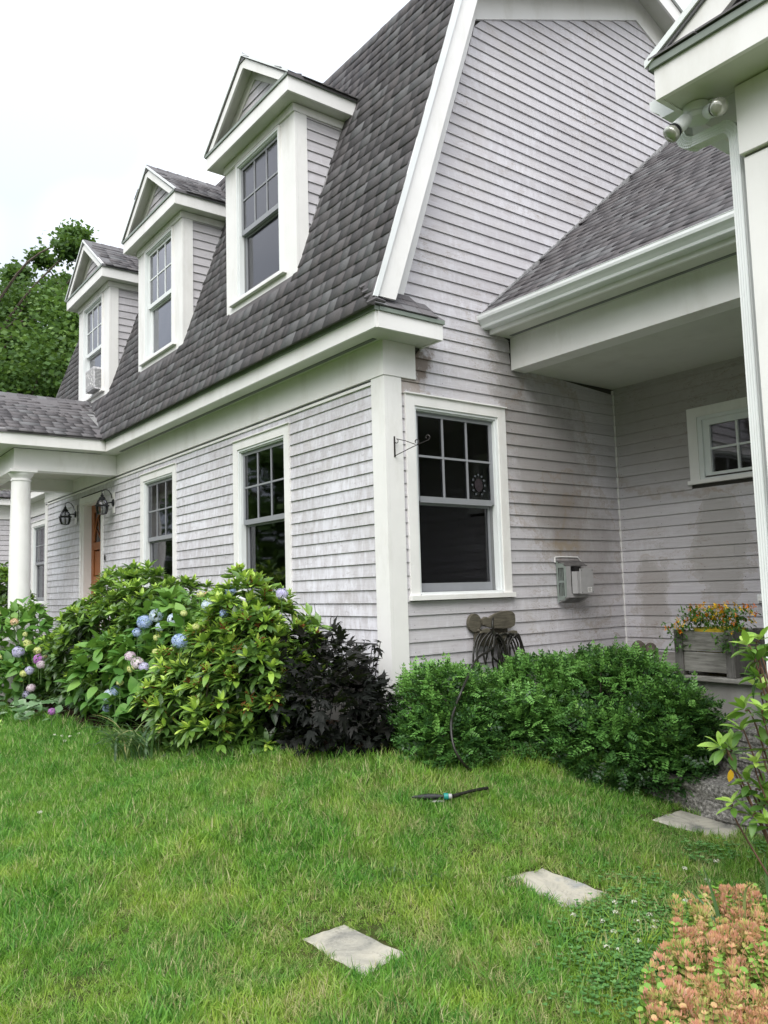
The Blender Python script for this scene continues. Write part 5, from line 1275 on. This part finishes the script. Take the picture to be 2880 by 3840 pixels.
# hedge: three low spreading clumps of paired small leaves
def sprig(n=7, l=1.0, w=.13):
    L_ = []
    for i in range(n):
        t = (i + .5) / n
        for s in (-1, 1):
            m = basis((.6, s * .8, .12), s * .25, .27 * (1.1 - .35 * t), (l * t, 0, .05 * math.sin(3 * t))); L_.append(xf(leafp(1.0, .62, 2, .18, .12, .8), m))
    L_.append(xf(leafp(1.0, .6, 2, .2, 0), basis((1, 0, .25), 0, .24, (l * .95, 0, 0))))
    st = np.array([(0, .006, 0), (0, -.006, 0), (l, 0, .0)]); L_.append((st, np.array([(0, 1, 2)])))
    return merge(L_)
SPG = [sprig(3), sprig(4), sprig(5)]
def hedge(label, blobs, n):
    c0 = blobs[0][0]; root = empty('hedge_shrub', (c0[0], c0[1], float(hgt(c0[0], c0[1]))), label, 'hedge', 'low green hedge shrubs along the gable wall'); inst = []; tot = sum(b[2] for b in blobs); tips = []
    for (c, r, w) in blobs:
        for p, nrm in ell_points(c, r, int(n * w / tot), -.85, .16, .11, lambda d: 1.0 if (-d @ CF > -.3 or d[2] > .2) else .15):
            dr = nrm * np.array((.9, .9, .35)) + rand_unit() * .55 + np.array((.12, -.1, .12)); s_ = RNG.uniform(.080, .125)
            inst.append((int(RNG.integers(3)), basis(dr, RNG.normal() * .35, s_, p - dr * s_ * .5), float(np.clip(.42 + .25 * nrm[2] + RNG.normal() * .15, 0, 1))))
            if RNG.random() < .012: tips.append(p)
            if nrm[2] > .55 and RNG.random() < .06: inst.append((2, basis(nrm * .3 + (0, 0, 1) + rand_unit() * .35, 0, RNG.uniform(.08, .13), p), .8))
        for p, nrm in ell_points(c, np.array(r) * .8, int(n * w / tot * .35), -.9, .2, .1):
            inst.append((int(RNG.integers(3)), basis(nrm + rand_unit() * .7, RNG.normal(), .13, p), .08))  # inner sprigs kept very dark, shade of the gaps painted into the tone
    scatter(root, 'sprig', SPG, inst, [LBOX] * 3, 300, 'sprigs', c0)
    stems(root, c0, tips[:16], BARK, .009, .003)
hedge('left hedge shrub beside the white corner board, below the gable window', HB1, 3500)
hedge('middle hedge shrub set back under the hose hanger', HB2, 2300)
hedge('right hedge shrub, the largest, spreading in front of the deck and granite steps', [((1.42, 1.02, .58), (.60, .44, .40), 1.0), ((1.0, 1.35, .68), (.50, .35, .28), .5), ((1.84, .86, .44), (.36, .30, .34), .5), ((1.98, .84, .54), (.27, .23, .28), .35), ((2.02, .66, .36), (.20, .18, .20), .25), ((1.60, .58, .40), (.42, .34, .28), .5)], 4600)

# brunnera with silvery heart leaves, day lily clump
BRU = [leafp(1, .95, 5, .10, .18, .62), leafp(1, .9, 5, .18, .3, .6)]
bru = empty('brunnera', (-4.9, -1.6, .35), 'low brunnera with silver veined heart leaves at the left end of the bed', 'ground cover plant'); inst = []
for k in range(230):
    u, v = RNG.uniform(-60, 250), RNG.uniform(2520, 2700); g = onground(u, v + 30); p = g + np.array((0, 0, RNG.uniform(.05, .24)))
    inst.append((int(RNG.integers(2)), basis(rand_unit() * (1, 1, .3) + (0.2, -.2, .1), RNG.normal() * .3, RNG.uniform(.08, .15), p), float(np.clip(RNG.normal(.5, .25), 0, 1))))
scatter(bru, 'leaf', BRU, inst, [LBRU] * 2, 180, 'leaves')
def strap(l, w, bend, n=7):
    vs, fs = [], []
    for i in range(n + 1):
        t = i / n; x = l * math.sin(bend * t) / bend; z = l * (1 - math.cos(bend * t)) / bend; ww = w * (1 - t ** 3) * .5 + .0005
        # start upright then arch: rotate
        vs += [(z, -ww, x), (z, 0, x - w * .2), (z, ww, x)]
    for i in range(n):
        a, b = 3 * i, 3 * i + 3; fs += [(a, b, b + 1), (a, b + 1, a + 1), (a + 1, b + 1, b + 2), (a + 1, b + 2, a + 2)]
    return np.array(vs), np.array(fs)
STP = [strap(1, .035, 1.5), strap(1, .04, 2.0), strap(1, .03, 2.4)]
dy = empty('day_lily', (-1.9, -1.5, .27), 'arching strappy day lily clump in front of the hydrangea', 'plant'); inst = []
for k in range(95):
    b = onground(RNG.uniform(430, 600), RNG.uniform(2815, 2870)); a = math.atan2(-1, -.35) + RNG.normal() * 1.0; m = np.eye(4); c, s = math.cos(a), math.sin(a); L_ = RNG.uniform(.30, .50)
    m[:3, :3] = np.array([[c, -s, 0], [s, c, 0], [0, 0, 1]]) * L_; m[:3, 3] = b; inst.append((int(RNG.integers(3)), m, float(np.clip(RNG.normal(.45, .25), 0, 1))))
scatter(dy, 'leaf', STP, inst, [LSTR] * 3, 95, 'leaves')

# foreground: stonecrop at the lower right, clover with white heads, iris blades, reaching shrub branch
def disc(r=.5, cup=.25):
    v = [(.45, 0, -.03)]; 
    for q in range(8): a = q * PI / 4; v.append((.5 + .5 * math.cos(a), r * math.sin(a), cup * (.25 if q % 2 else .3) * abs(math.sin(a)) + .02))
    return np.array(v), np.array([(0, 1 + q, 1 + (q + 1) % 8) for q in range(8)])
def sedum_stem(h, n, flower, seed):
    rg = np.random.default_rng(abs(seed) + 3); L_, T_ = [], []
    for i in range(n):
        t = (i + 1) / n
        for j in range(3):
            a = i * 1.05 + j * 2.094 + rg.normal() * .15; el = .25 + .5 * t; s = (.021 - .008 * t) * rg.uniform(.8, 1.2)
            m = basis((math.cos(a), math.sin(a), el), 0, s * 1.35, (0, 0, h * t * .9)); L_.append(xf(disc(), m)); T_ += [float(np.clip(.12 + .55 * t * flower + rg.normal() * .12, 0, 1))] * 8
    if flower > .3:
        for i in range(44):
            a = rg.random() * 6.28; r = math.sqrt(rg.random()) * .024; m = basis((math.cos(a) * r * 22, math.sin(a) * r * 22, 1), 0, .0150, (r * math.cos(a), r * math.sin(a), h * .95 + .026 * (1 - (r / .024) ** 2) + rg.random() * .008)); L_.append(xf(leafp(1, .40, 2, .5, 0), m)); T_ += [float(np.clip(.66 + seed * .03 + rg.normal() * .16, 0, 1))] * 8
    m = MB().tube([(0, 0, 0), (.002, 0, h / 2), (0, 0, h * .95)], .0022, 4); L_.append((np.array(m.v), np.array([t for f in m.f for t in ([(f[0], f[1], f[2]), (f[0], f[2], f[3])] if len(f) == 4 else [])]))); T_ += [.8] * (len(L_[-1][1]))
    return merge(L_) + (T_,)
sed = empty('stonecrop', (3.45, -1.1, .02), 'pink and orange tinged stonecrop mound at the lower right corner', 'stonecrop plant')
SP_ = [sedum_stem(.16, 8, 1.0, -2), sedum_stem(.19, 9, .9, 2), sedum_stem(.13, 7, .7, -5), sedum_stem(.13, 8, 0, 0), sedum_stem(.17, 8, 1.0, 5), sedum_stem(.15, 8, .15, -1), sedum_stem(.18, 9, .8, 7)]
SM_ = [npmesh('stonecrop_stem', a, b, LSED, t, True) for a, b, t in SP_]
inst = []; tries = 0
edge = lambda v: 2300 + (3840 - v) * .02 + (3330 - v) * -.0
cnt = 0
rest = []
while cnt < 760 and tries < 20000:
    tries += 1; u, v = RNG.uniform(2330, 3300), RNG.uniform(3300, 4350); top = onplane(u, v, 2, .20)
    lim = 2560 if v < 3480 else (2480 if v < 3600 else (2560 if v < 3680 else 2400))
    if u < lim + RNG.normal() * 25: continue
    if v < 3360 + max(0, (2760 - u)) * .15: continue
    i = int(RNG.choice([0, 1, 2, 3, 4, 5, 6, 3, 5])) if u > lim + 60 else int(RNG.choice([2, 3, 3, 5, 5])); hh_ = (.16, .19, .13, .13, .17, .15, .18)[i]
    x, y = top[0], top[1]; s_ = RNG.uniform(.85, 1.35); mt_ = Matrix.Translation((x, y, .25 - hh_ * s_ - RNG.uniform(-.03, .06))) @ Matrix.Rotation(RNG.random() * 6.28, 4, 'Z') @ Matrix.Rotation(RNG.normal() * .26, 4, 'X') @ Matrix.Scale(s_, 4); cnt += 1
    if cnt <= 298: o = bpy.data.objects.new('stem', SM_[i]); COL.objects.link(o); o.parent = sed; o.matrix_parent_inverse = wloc(sed).inverted(); o.matrix_basis = mt_
    else: rest.append((i, np.array(mt_)))
Vs, Fs, Ts, n_ = [], [], [], 0
for i, m in rest: a_, b_, t_ = SP_[i]; Vs.append(a_ @ m[:3, :3].T + m[:3, 3]); Fs.append(b_ + n_); Ts += t_; n_ += len(a_)
if rest: tag(link(bpy.data.objects.new('stems', npmesh('stems', np.vstack(Vs), np.vstack(Fs), LSED, Ts)), sed), kind='stuff')
def trefoil():
    L_ = []
    for k in range(3):
        a = k * 2.094; m = basis((math.cos(a), math.sin(a), .12), 0, 1, (0, 0, 1.6)); L_.append(xf(disc(.46, .18), m))
    L_.append((np.array([(0, .03, 0), (0, -.03, 0), (0, 0, 1.6)]), np.array([(0, 1, 2)]))); return merge(L_)
TRE = [trefoil()]
clo = bpy.data.objects.new('clover', None)
inst = []
def clover_at(u, v, s, jit=0):
    g = onground(u, v); m = np.eye(4); a = RNG.random() * 6.28; c, s2 = math.cos(a), math.sin(a); m[:3, :3] = np.array([[c, -s2, 0], [s2, c, 0], [0, 0, RNG.uniform(1.2, 2.6)]]) * s; m[:3, 3] = g; inst.append((0, m, float(np.clip(RNG.normal(.5, .2), 0, 1))))
for k in range(6500):
    u, v = RNG.normal(2370, 160), RNG.normal(3540, 165)
    if u < 1980 or v < 3270 or u > 2780: continue
    g_ = onground(u, v)
    if any(in_quad(P4, g_[:1], g_[1:2], .05)[0] for P4 in ST) or RNG.random() > math.exp(-(((u - 2370) / 300) ** 2 + ((v - 3560) / 230) ** 2)): continue
    clover_at(u, v, RNG.uniform(.008, .014))
for k in range(420): clover_at(RNG.uniform(150, 420), RNG.uniform(2740, 2800), RNG.uniform(.010, .014))
for k in range(160): clover_at(RNG.uniform(2560, 2880), RNG.uniform(3180, 3260), RNG.uniform(.010, .016))
Vs, Fs, Ts, n_ = [], [], [], 0
for k, m, t in inst: pv, pf = TRE[0]; Vs.append(pv @ m[:3, :3].T + m[:3, 3]); Fs.append(pf + n_); Ts.append(np.full(len(pf), t)); n_ += len(pv)
tag(link(bpy.data.objects.new('clover', npmesh('clover', np.vstack(Vs), np.vstack(Fs), LCLO, np.concatenate(Ts)))), 'patch of white clover leaves in the lawn beside the stonecrop', 'clover', None, 'stuff')
CF_ = [(2440, 3455), (2460, 3480), (2455, 3505), (2395, 3555), (2258, 3478), (2304, 3520), (2278, 3580), (2150, 3455), (2307, 3405), (2380, 3405), (2310, 3445), (2322, 3592), (2570, 3275), (2655, 3320), (2575, 3400), (2390, 3480), (232, 2765), (262, 2768), (295, 2757), (242, 2785), (150, 3065), (205, 2762), (2690, 3245)]
for i, (u, v) in enumerate(CF_):
    g = onground(u, v + 25); r = empty('clover_flower', tuple(g), None, 'flower', 'white clover flower heads in the lawn')
    r['label'] = 'small white clover flower head standing in the clover near the stonecrop' if u > 1000 else 'small white clover flower in the grass below the rhododendron'
    if u < 1000: r['group'] = 'white clover flowers by the left bed'
    p = g + np.array((0, 0, .05 if u > 1000 else .07)); MB().tube([g, p], .0012, 4).build('stem', STEMG, r); flower_head(r, p + (0, 0, .004), (0, 0, 1), .0145 if u > 1000 else .016, 'white', n=26)
iris = empty('iris_leaves', (3.0, -.9, 0), 'upright sword shaped iris blades standing in the stonecrop', 'plant')
for (a, b, c, w_, kind) in (((2705, 3500), (2680, 3380), (2632, 3235), .020, .55), ((2690, 3470), (2640, 3390), (2580, 3335), .018, .5), ((2685, 3430), (2655, 3380), (2610, 3325), .009, .97), ((2775, 3450), (2773, 3400), (2770, 3335), .006, 1.0), ((2790, 3450), (2800, 3330), (2870, 3300), .014, .8), ((2900, 3480), (2875, 3300), (2868, 3200), .02, .45)):
    P0, P1, P2 = onplane(*a, 1, -1.0), onplane(*b, 1, -1.0), onplane(*c, 1, -1.02); pts = smoothpts([P0 - (P1 - P0) * .5, P0, P1, P2], 5); vs = []; n = len(pts)
    for i, p in enumerate(pts):
        ww = w_ * (1 - (i / (n - 1)) ** 2.2) * .5 + .0004; vs += [np.array(p) + CR * ww, np.array(p) + (0, .003, 0), np.array(p) - CR * ww]
    fs = [t for i in range(n - 1) for t in ((3 * i, 3 * i + 3, 3 * i + 4), (3 * i, 3 * i + 4, 3 * i + 1), (3 * i + 1, 3 * i + 4, 3 * i + 5), (3 * i + 1, 3 * i + 5, 3 * i + 2))]
    link(bpy.data.objects.new('leaf', npmesh('leaf', vs, fs, LSTR, np.full(len(fs), kind))), iris)

def branchy(label, cl, yv, Lr, base, group=None, nm='azalea_branch', cat='shrub'):
    root = empty(nm, base, label, cat, group); inst = []
    for (u, v, dy_, n, tone, el) in cl:
        p = onplane(u, v, 1, yv + dy_); d = np.array(el, float)
        rosette(p, d, Lr, n, 25, 75, tone, inst, 0, 2, .12, .6); rosette(p - d * .012, d, Lr * 1.1, max(3, n - 2), 75, 105, tone - .35, inst, 0, 2, .1, .6)
        b = np.array(base) + (0, 0, 0); mid = (p + b) / 2 + np.array((.04, .0, -.06)); MB().tube(smoothpts([p - d * .004, p - d * .05, mid, b], 5), [.0015 + .00013 * i for i in range(16)], 6).build('stem', STEMB, root)
    scatter(root, 'leaf', [leafp(1, .42, 6, .25, .15, .95), leafp(1, .38, 6, .35, .25, .95)], inst, [LFOR] * 2, 300, 'leaves')
    return root
fb = branchy('reaching shrub branches with fresh light green leaves at the right edge', [(2800, 2420, 0, 6, .85, (-.3, -.2, .9)), (2850, 2400, .05, 6, .8, (.1, 0, 1)), (2830, 2475, 0, 5, .4, (-.4, -.2, .3)), (2790, 2660, 0, 6, .85, (-.4, -.3, .8)), (2860, 2590, .02, 6, .9, (0, -.1, 1)), (2700, 2800, 0, 6, .75, (-.5, -.2, .6)), (2745, 2810, .03, 6, .6, (.2, -.2, .9)), (2835, 2860, 0, 6, .95, (0, -.2, 1)), (2880, 2800, 0, 6, .6, (.2, 0, .9)), (2745, 3010, 0, 5, .9, (-.1, -.2, 1)), (2850, 2960, .03, 6, .5, (.2, -.2, .6)), (2820, 3060, 0, 5, .5, (-.3, -.3, .3)), (2870, 2700, 0, 6, .45, (.1, -.2, .4)), (2880, 3090, 0, 5, .6, (-.1, -.2, .7)), (2850, 2450, .06, 6, .55, (.1, -.1, .7)), (2780, 2740, .03, 5, .5, (-.2, -.2, .5)), (2860, 2660, -.03, 6, .8, (0, -.2, .9)), (2800, 2930, .02, 6, .6, (-.2, -.2, .7)), (2840, 2540, .0, 5, .35, (-.3, -.2, .1)), (2870, 3010, .02, 6, .7, (.1, -.2, .9))], -2.0, .047, (4.16, -1.93, .55))
pp = onplane(2740, 2885, 1, -2.0); link(bpy.data.objects.new('yellow_leaf', npmesh('yellow_leaf', *[xf(leafp(1, .5, 5, .3, .2), basis((-.1, 0, -1), 0, .032, pp))[0]][0:1] + [leafp(1, .5, 5, .3, .2)[1]], PET['orange'], np.full(20, .9))), fb) if False else None
yl = xf(leafp(1, .5, 5, .3, .2), basis((-.1, 0, -1), .6, .034, pp)); link(bpy.data.objects.new('leaf', npmesh('leaf', yl[0], yl[1], PET['yellow'], np.full(len(yl[1]), .5))), fb)['label'] = 'single orange yellow leaf'
b2 = onplane(-30, 2760, 1, -2.6); branchy('bright green leaf tips poking in at the left edge', [(-12, 2725, 0, 6, .9, (.6, 0, .5)), (-20, 2765, 0, 5, .8, (.9, 0, .1))], -2.6, .06, tuple(b2 - np.array((.1, 0, .5))), None, 'shrub_tip')

# flowers in the planter
pf_ = empty('planter_flowers', (1.885, 1.548, 1.14), 'orange and yellow pansies spilling over the planter box', 'flowers'); inst = []
SML = [leafp(1, .38, 3, .2, .25)]
for k in range(1100):
    x = 1.885 + RNG.uniform(-.23, .23); y = 1.50 + RNG.normal() * .08; z = 1.15 + RNG.random() * .15
    if RNG.random() < .22: x, y, z = RNG.choice([1.70, 2.08]) + RNG.normal() * .05, by0 - .02 + RNG.normal() * .03, RNG.uniform(1.0, 1.2)
    inst.append((0, basis(rand_unit() + (0, 0, .35), 0, RNG.uniform(.025, .05), (x, y, z)), float(np.clip(RNG.normal(.4, .2), 0, 1))))
scatter(pf_, 'leaf', SML, inst, [LHYD], 0, 'foliage')
for k in range(135):
    t = RNG.random(); x = 1.66 + .50 * t; y = RNG.uniform(1.38, 1.62); z = 1.285 + RNG.uniform(-.06, .06) - .05 * abs(t - .5)
    if k % 8 == 0: x, y, z = RNG.choice([1.64, 1.72, 2.12]) + RNG.normal() * .03, by0 - .03, RNG.uniform(1.14, 1.24)
    c = np.array((x, y, z)); dn_ = (CAM - c); dn_ /= np.linalg.norm(dn_); dn_ = dn_ + rand_unit() * .6; dn_ /= np.linalg.norm(dn_); lst = []
    for q in range(5):
        a = q * 1.2566; m = basis(np.cross(dn_, (0, 0, 1)), 0); yv_ = np.cross(dn_, m[:3, 0]); dr = m[:3, 0] * math.cos(a) + yv_ * math.sin(a) + dn_ * .12
        lst.append(xf(leafp(1, .85, 2, .1, .1, .7), basis(dr, math.atan2(0, 1), RNG.uniform(.016, .024), c)))
    v, f = merge(lst); link(bpy.data.objects.new('flower', npmesh('flower', v, f, PET[('orange', 'yellow', 'yellow', 'orange', 'yellow')[k % 5]], np.full(len(f), RNG.random()))), pf_)

# ---------------------------------------------------------------- trees
def tree_protos(seed, H, R, nclump, nleaf, ls, trunk=.25, lean=0, low=.25, col_=LTRE, spread=1.0, asp=.65):
    rg = np.random.default_rng(seed); cl = []
    for i in range(nclump):
        d = rg.normal(size=3); d /= np.linalg.norm(d); k = rg.random() ** .45
        p = np.array((d[0] * R * k * spread, d[1] * R * k * spread, H * (low + (1 - low) / 2) + d[2] * H * (1 - low) / 2 * k))
        cl.append((p, rg.uniform(.5, 1.05) * R * .29))
    for i in range(9):
        a = rg.random() * 6.28; r = R * rg.uniform(.1, .75); cl.append((np.array((r * math.cos(a), r * math.sin(a), H * rg.uniform(.90, 1.06))), R * .09))
    tr = MB(); pts = [(0, 0, -.5), (.1, 0, H * .25), (0, .1, H * .55), (.15, 0, H * .9)]; P_ = smoothpts(pts, 5); tr.tube(P_, [trunk * (1 - .85 * i / len(P_)) for i in range(len(P_))], 8)
    lb = MB()
    for (p, r) in cl:
        z0_ = max(H * .12, p[2] - np.linalg.norm(p[:2]) * .8 - H * .05); b = np.array((0.05, .05, min(z0_, H * .85))); mid = (b + p) / 2 + rg.normal(size=3) * .25; lb.tube(smoothpts([b, mid, p], 4), [trunk * .20 * (1 - .85 * i / 8) + .010 for i in range(9)], 5)
    V_, F_, T_, n_ = [], [], [], 0
    per = nleaf // len(cl); N_ = per * len(cl); q = np.concatenate([p + rg.normal(size=(per, 3)) * (r, r, r * asp) * .62 for p, r in cl]); 
    a = rg.normal(size=(N_, 3)); a /= np.linalg.norm(a, axis=1)[:, None]; a[:, 2] *= .5; b = np.cross(a, rg.normal(size=(N_, 3))); b /= np.linalg.norm(b, axis=1)[:, None]; s = ls * rg.uniform(.6, 1.3, (N_, 1))
    V = np.stack([q, q + a * s * .5 + b * s * .33, q + a * s, q + a * s * .5 - b * s * .33], 1).reshape(-1, 3); idx_ = np.arange(N_)[:, None] * 4; F = np.vstack([idx_ + np.array([0, 1, 2]), idx_ + np.array([0, 2, 3])])
    tn = np.clip(np.repeat(rg.random(len(cl)) * .5 + .2, per) + rg.normal(size=N_) * .12, 0, 1); T = np.concatenate([tn, tn])
    mt = []
    me1 = npmesh('foliage', V, F, col_, T, False)
    o1 = tr.build('trunk', BARK, None, smooth=True); o2 = lb.build('limbs', BARK, None); m1, m2 = o1.data, o2.data; bpy.data.objects.remove(o1); bpy.data.objects.remove(o2)
    return (('trunk', m1), ('limbs', m2), ('foliage', me1))
def plant_tree(pr, loc, label, group=None, rot=0, sc=1, name='tree', cat='tree'):
    r = empty(name, loc, label, cat, group); r.rotation_euler = (0, 0, rot); r.scale = (sc, sc, sc)
    for nm_, me in pr:
        o = bpy.data.objects.new(nm_, me); COL.objects.link(o); o.parent = r
    return r
T1 = tree_protos(3, 13.5, 4.6, 110, 120000, .20, .26, low=.08); T2 = tree_protos(8, 13.6, 3.7, 95, 100000, .19, .24, low=.10); T3 = tree_protos(5, 10, 4.2, 34, 9000, .42, .3, low=.05)
plant_tree(T1, (-23.5, 1.4, 0), 'leafy green tree at the left edge behind the far wing', 'trees behind the house', .4, .98)
plant_tree(T2, (-25.0, 4.6, 0), 'leafy tree closest to the leftmost dormer, with an upright top', 'trees behind the house', 2.0, .96)
plant_tree(T2, (-33, 3.0, 0), 'darker tree filling the gap between the two leafy trees', 'trees behind the house', 4.0, 1.1)
# small conifer tip over the leftmost dormer roof
cf = MB(); V_, F_, T_, n_ = [], [], [], 0
lst = []; Tn = []
for i in range(30):
    z = 17.0 - i * .36; r = .12 + i * .075
    for k in range(9):
        a = k * .698 + i * .5 + RNG.normal() * .1
        for j in range(7): lst.append(xf(leafp(1, .30, 2, .2, .25), basis((math.cos(a) + RNG.normal() * .25, math.sin(a) + RNG.normal() * .25, -.15 + RNG.normal() * .15), 0, r * .42, (r * .16 * j * math.cos(a), r * .16 * j * math.sin(a), z - .03 * j))))
v, f = merge(lst); me = npmesh('foliage', v, f, LTRE, np.full(len(f), .15), False)
o1 = MB().tube([(0, 0, -.5), (0, 0, 16.9)], [.25, .02], 8).build('trunk', BARK, None); m1 = o1.data; bpy.data.objects.remove(o1)
pc = CAM + ray(420, 930) / np.linalg.norm(ray(420, 930)[:2]) * 34; plant_tree((('trunk', m1), ('foliage', me)), (pc[0], pc[1], pc[2] - 17.0), 'pointed conifer top just showing over the leftmost dormer roof', None, 0, 1, 'conifer')
for i, (x, y, s_) in enumerate([(-14, -22, .95), (-7, -25, 1.1), (-1, -22, .9), (5, -26, 1.1), (12, -24, 1.0), (-20, -17, 1.05), (-26, -11, 1.0), (-10, -31, 1.2), (9, -33, 1.3)]):
    plant_tree(T3, (x, y, 0), 'leafy tree across the garden, behind the camera', 'trees around the garden behind the camera', i * 1.3, s_)

# ---------------------------------------------------------------- grass
def blade(h, w, bx, by, lean, az, tone_=.5, n=3):
    vs = []
    for i in range(n + 1):
        t = i / n; off_ = lean * t * t; ww = w * (1 - t ** 1.6) + .0002; px = bx + off_ * math.cos(az); py = by + off_ * math.sin(az)
        vs += [(px - ww * math.sin(az), py + ww * math.cos(az), h * t * (1 - .25 * (lean / max(h, .001)) * t)), (px + ww * math.sin(az), py - ww * math.cos(az), h * t * (1 - .25 * (lean / max(h, .001)) * t))]
    fs = [t for i in range(n) for t in ((2 * i, 2 * i + 1, 2 * i + 3), (2 * i, 2 * i + 3, 2 * i + 2))]; return np.array(vs), np.array(fs)
gcol = bpy.data.collections.new('grass_tufts'); NG = 7
for g in range(NG):
    L_, T_ = [], []
    for k in range(12):
        big_ = RNG.random() < .10
        r = math.sqrt(RNG.random()) * .026; a = RNG.random() * 6.28; low_ = RNG.random() < .45
        h = RNG.uniform(.022, .040) if low_ else RNG.uniform(.038, .072); pr = blade(h * (1.25 if big_ else 1), RNG.uniform(.0016, .0027) * (1.5 if big_ else 1), r * math.cos(a), r * math.sin(a), RNG.uniform(.008, .055) * (1.3 if low_ else 1), RNG.random() * 6.28); L_.append(pr); T_ += [float(RNG.random() * (.75 if not low_ else .9)) if RNG.random() > .07 else 1.0] * len(pr[1])
    v, f = merge(L_); gcol.objects.link(bpy.data.objects.new('grass_tuft', npmesh('grass_tuft', v, f, GRASS, T_, False)))
def bed_y(x):        # front edge of the bed: y of the lawn line left of the house corner
    return np.interp(x, [-12, -4.6, -2.5, -.6, .25, .75], [-2.0, -1.70, -1.50, -1.25, -.92, -.55])
def bed_x(y):
    return np.interp(y, [-.55, -.1, .5, .8, 1.0], [.72, .98, 1.2, 1.80, 1.95])
N_ = 1050000; gx_ = RNG.uniform(-14, 6.2, N_); gy_ = RNG.uniform(-7.0, 2.4, N_); gz_ = hgt(gx_, gy_)
u, v, z = proj(np.stack([gx_, gy_, gz_], -1)); ok = (z > .3); ok &= ((u > -250) & (u < 3130) & (v < 4350)) | (RNG.random(N_) < .45)
dens = np.clip(1.55 - z * .10, .34, 1.0); ok &= RNG.random(N_) < dens * .56
ok &= ~((gx_ <= .75) & (gy_ > bed_y(gx_) + RNG.normal(size=N_) * .03)); ok &= ~((gx_ > .75) & (gy_ > -.55) & (gx_ < bed_x(gy_) + RNG.normal(size=N_) * .03)); ok &= ~((gx_ < 3.5) & (gy_ > .95)); ok &= ~((gx_ > 1.86) & (gx_ < 3.35) & (gy_ > .58)); ok &= ~((gx_ > 3.48) & (gy_ > -.80))
for P4 in ST: ok &= ~in_quad(P4, gx_, gy_, -.08)
for P4 in ST: ok &= ~(in_quad(P4, gx_, gy_, .12) & (RNG.random(N_) < .6))
px, py, pz = gx_[ok], gy_[ok], gz_[ok]; M_ = len(px)
me = bpy.data.meshes.new('lawn_grass'); me.vertices.add(M_); me.vertices.foreach_set('co', np.stack([px, py, pz - .002], -1).astype(np.float32).ravel())
pn = np.sin(px * 3.1 + 1.7 * np.sin(py * 2.3)) * np.cos(py * 2.7 + px) ; edge_d = np.where(px < .75, np.exp(-np.abs(py - bed_y(px)) / .15), np.exp(-np.abs(px - bed_x(py)) / .15))
far_l = np.clip((1.6 - px) / 4, 0, 1)
scl = (.82 + .26 * pn + .16 * np.sin(px * 7 + 2 * np.sin(py * 5)) * np.sin(py * 8) + .75 * edge_d + .30 * far_l) * RNG.uniform(.7, 1.3, M_)
rot = np.stack([RNG.normal(size=M_) * .34, RNG.normal(size=M_) * .34, RNG.random(M_) * 6.283], -1)
at = me.attributes.new('rot', 'FLOAT_VECTOR', 'POINT'); at.data.foreach_set('vector', rot.astype(np.float32).ravel())
at = me.attributes.new('scl', 'FLOAT', 'POINT'); at.data.foreach_set('value', scl.astype(np.float32))
at = me.attributes.new('kind_index', 'INT', 'POINT'); at.data.foreach_set('value', RNG.integers(0, NG, M_).astype(np.int32))
me.update(); lawn = tag(link(bpy.data.objects.new('lawn_grass', me)), 'mown green lawn with yellowish patches in front of the house', 'grass', None, 'stuff'); me.materials.append(GRASS)
ng = bpy.data.node_groups.new('grass_instances', 'GeometryNodeTree'); ng.interface.new_socket('Geometry', in_out='INPUT', socket_type='NodeSocketGeometry'); ng.interface.new_socket('Geometry', in_out='OUTPUT', socket_type='NodeSocketGeometry')
gi, go = ng.nodes.new('NodeGroupInput'), ng.nodes.new('NodeGroupOutput'); ci = ng.nodes.new('GeometryNodeCollectionInfo'); ci.inputs['Collection'].default_value = gcol; ci.inputs['Separate Children'].default_value = True; ci.inputs['Reset Children'].default_value = True
ip = ng.nodes.new('GeometryNodeInstanceOnPoints'); ip.inputs['Pick Instance'].default_value = True
def na(nm_, ty): x = ng.nodes.new('GeometryNodeInputNamedAttribute'); x.data_type = ty; x.inputs['Name'].default_value = nm_; return x
r_, s_, k_ = na('rot', 'FLOAT_VECTOR'), na('scl', 'FLOAT'), na('kind_index', 'INT')
LK = ng.links.new; LK(gi.outputs[0], ip.inputs['Points']); LK(ci.outputs[0], ip.inputs['Instance']); LK(r_.outputs[0], ip.inputs['Rotation']); LK(s_.outputs[0], ip.inputs['Scale']); LK(k_.outputs[0], ip.inputs['Instance Index']); LK(ip.outputs[0], go.inputs[0])
md = lawn.modifiers.new('instances', 'NODES'); md.node_group = ng
# coarse grass clumps that stand above the mown lawn
for i, (u0, v0, n0, h0) in enumerate([(1590, 3330, 26, .10), (1450, 3300, 16, .07), (2210, 3130, 14, .06), (1240, 3080, 12, .06), (640, 3150, 14, .07)]):
    g = onground(u0, v0); inst = []
    cg = empty('coarse_grass_clump', tuple(g), ('broad bladed grass clump in the middle of the lawn, right of its smaller twin', 'smaller broad bladed clump left of the larger one', 'coarse grass clump below the granite steps', 'short coarse clump in the lawn under the bugbane', 'coarse clump in the lawn at the left')[i], 'grass clump')
    for k in range(n0):
        b = onground(u0 + RNG.normal() * 45, v0 + RNG.normal() * 14); a = RNG.random() * 6.28; m = np.eye(4); c, s = math.cos(a), math.sin(a); m[:3, :3] = np.array([[c, -s, 0], [s, c, 0], [0, 0, 1]]) * h0 * RNG.uniform(.6, 1.3); m[:3, 3] = b; inst.append((int(RNG.integers(3)), m, float(np.clip(RNG.normal(.45, .15), 0, 1))))
    scatter(cg, 'blade', [strap(1, .06, 1.2), strap(1, .06, 1.8), strap(1, .05, 2.2)], inst, [LSTR] * 3, n0, 'blades')
